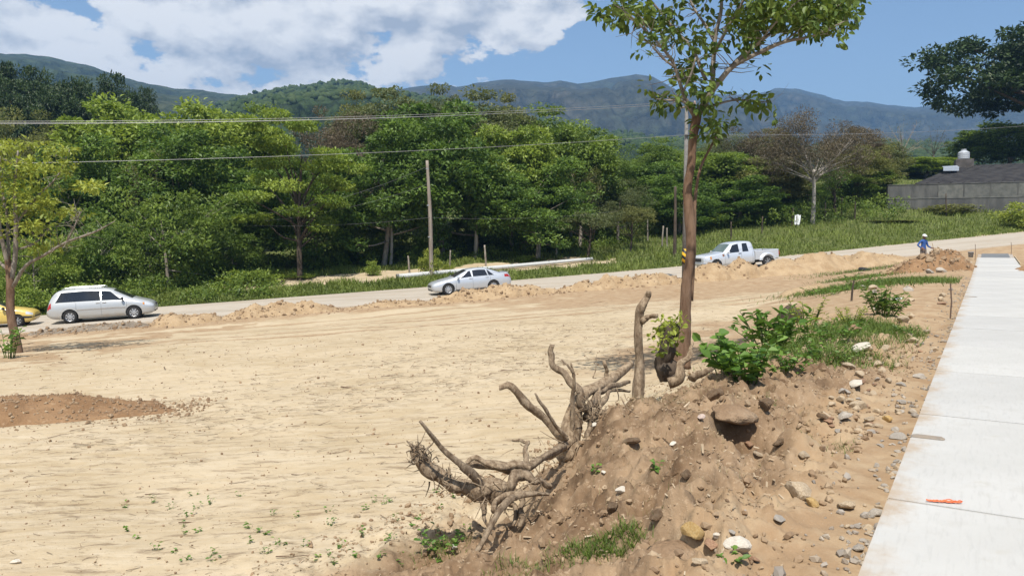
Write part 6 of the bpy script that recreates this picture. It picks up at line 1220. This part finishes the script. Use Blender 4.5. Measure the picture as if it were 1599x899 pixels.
# ------------------------------------------------------------------ worker
plain('shirt_blue', (.03, .085, .27), .85); plain('trousers_grey', (.16, .13, .11), .9); plain('skin_brown', (.17, .085, .05), .6); plain('cap_white', (.72, .72, .70), .8); plain('shoe_dark', (.04, .035, .03), .7); plain('tool_wood', (.42, .31, .17), .7); plain('tool_steel', (.25, .25, .25), .5, .6)
def person():
    x, y = spot(1441, 43.0); z = G(x, y); root = empty('person', (x, y, z), 'person in blue long sleeved shirt and white cap standing behind the brown soil heap', 'person', rz=R(20))
    J = {'pelvis': (0, 0, .95, .15, .115), 'waist': (0, 0, 1.08, .145, .11), 'chest': (0, -.02, 1.28, .17, .12), 'shold': (0, -.02, 1.41, .14, .10), 'neck': (0, -.03, 1.48, .06, .06), 'jaw': (0, -.06, 1.55, .072, .08), 'head': (0, -.05, 1.64, .082, .098), 'crown': (0, -.045, 1.71, .06, .07),
         'shl': (-.19, -.01, 1.40, .065, .065), 'ell': (-.36, .06, 1.17, .05, .05), 'wrl': (-.22, -.10, 1.02, .037, .037), 'hal': (-.17, -.14, .99, .035, .03), 'shr': (.19, -.01, 1.40, .065, .065), 'elr': (.27, -.04, 1.13, .05, .05), 'wrr': (.33, -.24, 1.02, .037, .037), 'har': (.345, -.31, 1.02, .035, .03),
         'hpl': (-.10, 0, .90, .105, .105), 'knl': (-.13, -.05, .50, .068, .068), 'anl': (-.14, .0, .10, .05, .05), 'tol': (-.15, -.16, .045, .045, .035), 'hpr': (.10, 0, .90, .105, .105), 'knr': (.14, -.03, .50, .068, .068), 'anr': (.16, .03, .10, .05, .05), 'tor': (.18, -.13, .045, .045, .035)}
    for h_, wr_, sg in (('hal', (-.17, -.14, .99), 1), ('har', (.345, -.31, 1.02), -1)):
        for f in range(5):
            a = (f-2)*.018; L = (.05, .075, .08, .075, .06)[f]; b = (wr_[0]+sg*.0+a*.7, wr_[1]-.03, wr_[2]-.01+a); J['%sf%da' % (h_, f)] = (b[0], b[1]-L*.5, b[2]-.012, .010, .010); J['%sf%db' % (h_, f)] = (b[0]+sg*.01, b[1]-L*.75, b[2]-.045, .008, .008)
    E = [('pelvis', 'waist'), ('waist', 'chest'), ('chest', 'shold'), ('shold', 'neck'), ('neck', 'jaw'), ('jaw', 'head'), ('head', 'crown'), ('shold', 'shl'), ('shl', 'ell'), ('ell', 'wrl'), ('wrl', 'hal'), ('shold', 'shr'), ('shr', 'elr'), ('elr', 'wrr'), ('wrr', 'har'), ('pelvis', 'hpl'), ('hpl', 'knl'), ('knl', 'anl'), ('anl', 'tol'), ('pelvis', 'hpr'), ('hpr', 'knr'), ('knr', 'anr'), ('anr', 'tor')]
    for h_ in ('hal', 'har'):
        for f in range(5): E += [(h_, '%sf%da' % (h_, f)), ('%sf%da' % (h_, f), '%sf%db' % (h_, f))]
    N = list(J); me = bpy.data.meshes.new('body'); me.from_pydata([J[k][:3] for k in N], [(N.index(a), N.index(b)) for a, b in E], []); o = bpy.data.objects.new('body', me); C.objects.link(o)
    sk = o.modifiers.new('s', 'SKIN'); 
    if not me.skin_vertices: me.skin_vertices.new()
    for i, k in enumerate(N): me.skin_vertices[0].data[i].radius = J[k][3:5]; me.skin_vertices[0].data[i].use_root = (k == 'pelvis')
    sb = o.modifiers.new('d', 'SUBSURF'); sb.levels = 2; dg = bpy.context.evaluated_depsgraph_get(); nm = bpy.data.meshes.new_from_object(o.evaluated_get(dg)); o.modifiers.clear(); o.data = nm; o.parent = root
    nm.materials.clear()
    for k in ('shirt_blue', 'trousers_grey', 'skin_brown', 'shoe_dark'): nm.materials.append(MATS[k])
    for p in nm.polygons:
        c = p.center; p.use_smooth = True; hand = min((c-Vector(J[h][:3])).length for h in ('hal', 'har')); p.material_index = 2 if (c.z > 1.485 or hand < .115) else 3 if c.z < .11 else 1 if (c.z < .97 and abs(c.x) < .24) else 0
    # face
    for sx in (-1, 1): mk('eye', *(lambda V, F: (V*np.array((.016, .010, .011))+np.array((sx*.032, -.146, 1.645)), F))(*ICO2), 'shoe_dark', root); mk('ear', *(lambda V, F: (V*np.array((.014, .028, .034))+np.array((sx*.084, -.045, 1.62)), F))(*ICO2), 'skin_brown', root)
    mk('nose', *(lambda V, F: (V*np.array((.016, .024, .026))+np.array((0, -.155, 1.615)), F))(*ICO2), 'skin_brown', root); mk('mouth', *(lambda V, F: (V*np.array((.026, .010, .007))+np.array((0, -.137, 1.572)), F))(*ICO2), 'shoe_dark', root)
    V, F = ICO3; V = V.copy(); V[:, 2] = np.maximum(V[:, 2], -.12); mb = MB(); mb.add(V*np.array((.102, .122, .105))+np.array((0, -.045, 1.675)), F); u = np.linspace(-1.1, 1.1, 9); vb = np.concatenate([[(math.sin(a)*.098, -.045-math.cos(a)*.118, 1.675) for a in u], [(math.sin(a)*.105, -.06-math.cos(a)*.185, 1.655) for a in u], [(math.sin(a)*.105, -.06-math.cos(a)*.185, 1.647) for a in u]]); i = np.arange(8); mb.add(vb, np.concatenate([np.stack([i, 9+i, 10+i, i+1], 1), np.stack([9+i, 18+i, 19+i, 10+i], 1)])); mb.build('cap', 'cap_white', root, smooth=True)
    c, s = math.cos(R(20)), math.sin(R(20)); hx, hy, hz = J['har'][:3]; hp = np.array((x+hx*c-(hy-.03)*s, y+hx*s+(hy-.03)*c, z+hz)); sv = empty('shovel', (hp[0]+.25, hp[1]-.05, G(hp[0]+.25, hp[1]-.05)), 'long handled shovel held by the worker in blue', 'shovel'); base = np.array(sv.location); d = unit(hp-base)
    mk('handle', *tube(np.array([d*.28, hp-base+d*.28]), .017, 8), 'tool_wood', sv); V, F = bevel_box(-.11, .11, -.008, .008, 0, .3, .006); mk('blade', V, F, 'tool_steel', sv)
person()
# ------------------------------------------------------------------ small things
plain('string_orange', (.75, .16, .06), .7); plain('bucket_grey', (.30, .31, .32), .6); plain('plastic_white', (.72, .73, .72), .5); plain('rebar', (.11, .07, .05), .8); plain('tyre_black', (.02, .02, .02), .9); plain('form_board', (.45, .35, .22), .8)
h = hit(1488, 829); rt = empty('orange_string', (h[0], h[1], float(zwalk(st_of(h[0], h[1])[1]))+.006), 'short tangle of orange plastic string lying on the walk', 'string'); rg = np.random.default_rng(4)
for k in range(7):
    u = np.linspace(-1, 1, 14); amp = rg.uniform(.004, .012); P = np.stack([u*.09*rg.uniform(.7, 1.05)+.004*k-.01, u*-.015+rg.normal(0, .004, 14)+rg.uniform(-.012, .012), .004+np.abs(rg.normal(0, amp*.35, 14))], 1); mk('strand', *tube(smooth_path(P, 30), .0026, 5), 'string_orange', rt, smooth=True)
th = np.linspace(0, 5.8, 20); mk('loop', *tube(np.stack([.025+.026*np.cos(th), .022*np.sin(th)+.01, .005+.004*np.sin(th*2)], 1), .003, 5), 'string_orange', rt, smooth=True)
def lathe(prof, k=18):
    th = np.arange(k)*2*np.pi/k; V = np.array([(r*math.cos(t), r*math.sin(t), z) for t in th for r, z in prof]); m = len(prof); i, j = np.meshgrid(np.arange(k), np.arange(m-1), indexing='ij'); i = i.ravel(); j = j.ravel(); return V, np.stack([i*m+j, ((i+1) % k)*m+j, ((i+1) % k)*m+j+1, i*m+j+1], 1)
x, y = st_xy(.35, 58.5); b = empty('bucket', (x, y, G(x, y)+.12), 'grey bucket beside the far end of the walk', 'bucket'); mk('pail', *lathe([(0, .02), (.13, 0), (.17, .36), (.185, .36), (.185, .33), (.16, .33), (.12, .03), (0, .03)]), 'bucket_grey', b, smooth=True); th = np.linspace(0, np.pi, 14); mk('handle', *tube(np.stack([.18*np.cos(th), .1*np.sin(th), .34+.05*np.sin(th)], 1), .006, 5), 'rebar', b)
for s, t, hh, lab in ((.1, 57.5, 1.0, 'thin steel rod left of the fresh concrete'), (-1.9, 62, .9, 'thin steel rod right of the fresh concrete'), (.15, 19.2, .75, 'thin rod standing at the walk edge')):
    x, y = st_xy(s, t); o = tag(mk('steel_rod', *tube(np.array([(0, 0, -.1), (.02, 0, hh*.5), (.0, .03, hh)]), .014, 6), 'rebar'), lab, 'rod'); o.location = (x, y, G(x, y))
x, y = spot(1331, 23.5); o = tag(mk('stake', *limb(np.array([[0, 0, -.1, .03], [.02, 0, .3, .028], [.06, 0, .62, .022]]), 8, 6, .1, 3), 'bark_dark'), 'short dark stake standing among the weeds near the walk', 'stake'); o.location = (x, y, G(x, y))
h = hit(1402, 470); V, F = rockmesh(91, ICO3, (1, .7, .5), 3); o = tag(mk('plastic_bag', V*np.array((.13, .10, .10))*(1+.15*np.sin(V*9).sum(1))[:, None], F, 'plastic_white'), 'crumpled white plastic bag beside the dark leaved plant', 'plastic bag'); o.location = (h[0], h[1], h[2]+.04)
h = hit(727, 466); V, F = rockmesh(92, ICO3, (1, .5, .3), 3); o = tag(mk('litter_sheet', V*np.array((.55, .4, .3))*(1+.12*np.sin(V*7).sum(1))[:, None], F, 'plastic_white'), 'pale flattened sheet of litter in front of the silver sedan', 'litter'); o.location = (h[0], h[1], h[2]+.05)
x, y = spot(1243, 79); z = G(x, y); u, v = np.meshgrid(np.linspace(-1, 1, 9), np.linspace(0, 1, 9), indexing='ij'); V = np.stack([u*.32*(1-.25*(1-v))+.12*v, .06*np.sin(u*4+v*3)+.1*v, .25+v*.95+.05*np.cos(u*5)], -1).reshape(-1, 3); i, j = np.meshgrid(np.arange(8), np.arange(8), indexing='ij'); i = i.ravel(); j = j.ravel(); F = np.stack([i*9+j, (i+1)*9+j, (i+1)*9+j+1, i*9+j+1], 1)
V2 = V+np.array((0, .05, 0)); e = empty('white_sack', (x, y, z), 'crumpled white sack hanging on the fence above the pickup bed', 'sack'); mk('cloth', np.concatenate([V, V2]), [np.concatenate([F, F[:, ::-1]+81])], 'plastic_white', e, smooth=True); mk('post', *tube(np.array([(0, .03, -.2), (0, .03, 1.15)]), .04, 6), 'bark_dark', e)
x, y = spot(1350, 45.5); o = tag(mk('old_tyre', *(lambda k=24: (lambda th, ph: (np.array([((.26+.09*math.cos(p))*math.cos(t), (.26+.09*math.cos(p))*math.sin(t), .09+.09*math.sin(p)) for t in th for p in ph]), np.stack([(np.repeat(np.arange(k), 10)*10+np.tile(np.arange(10), k)), ((np.repeat(np.arange(k), 10)+1) % k)*10+np.tile(np.arange(10), k), ((np.repeat(np.arange(k), 10)+1) % k)*10+(np.tile(np.arange(10), k)+1) % 10, np.repeat(np.arange(k), 10)*10+(np.tile(np.arange(10), k)+1) % 10], 1)))(np.arange(k)*2*np.pi/k, np.arange(10)*2*np.pi/10))(), 'tyre_black', smooth=True), 'dark tyre like ring lying at the road edge left of the worker', 'tyre'); o.location = (x, y, top_z(x, y)-.02); o.rotation_euler = (.15, .1, 0)
x0, y0 = st_xy(-2.05, 55); o = tag(mk('form_board', *bevel_box(-5, 5, -.02, .02, -.1, .03, .004), 'form_board'), 'timber form board along the right side of the fresh concrete', 'board'); o.location = (x0, y0, float(zwalk(55))+.03); o.rotation_euler = (0, -.02, WANG)
h = hit(1495, 411); o = tag(mk('board', *bevel_box(-.9, .9, -.09, .09, -.02, .02, .004), 'stone_pale'), 'pale board lying across the soil near the far walk end', 'board'); o.location = (h[0], h[1], h[2]+.05); o.rotation_euler = (0, 0, .15)
h = hit(822, 392); V, F = rockmesh(95, ICO3, (1, .8, 1.1), 7); o = tag(mk('rotten_stump', V*.75, F, 'stone_rust'), 'reddish broken stump on the green slope above the sedan', 'stump'); xx, yy = spot(822, 74); o.location = (xx, yy, G(xx, yy)+.45)
# ------------------------------------------------------------------ air
def haze():
    m = NT('haze_air'); v = m.n('ShaderNodeVolumePrincipled'); v.inputs['Color'].default_value = (.30, .58, 1, 1); v.inputs['Density'].default_value = HAZE
    v.inputs['Anisotropy'].default_value = .25
    m.l(v.outputs[0], m.out.inputs['Volume'])
    V, F = box(-4900, 4900, -4900, 4900, -14, 575); o = kind(mk('haze', V, F, 'haze_air'), 'stuff'); return o
HAZE = 2.6e-4
haze()
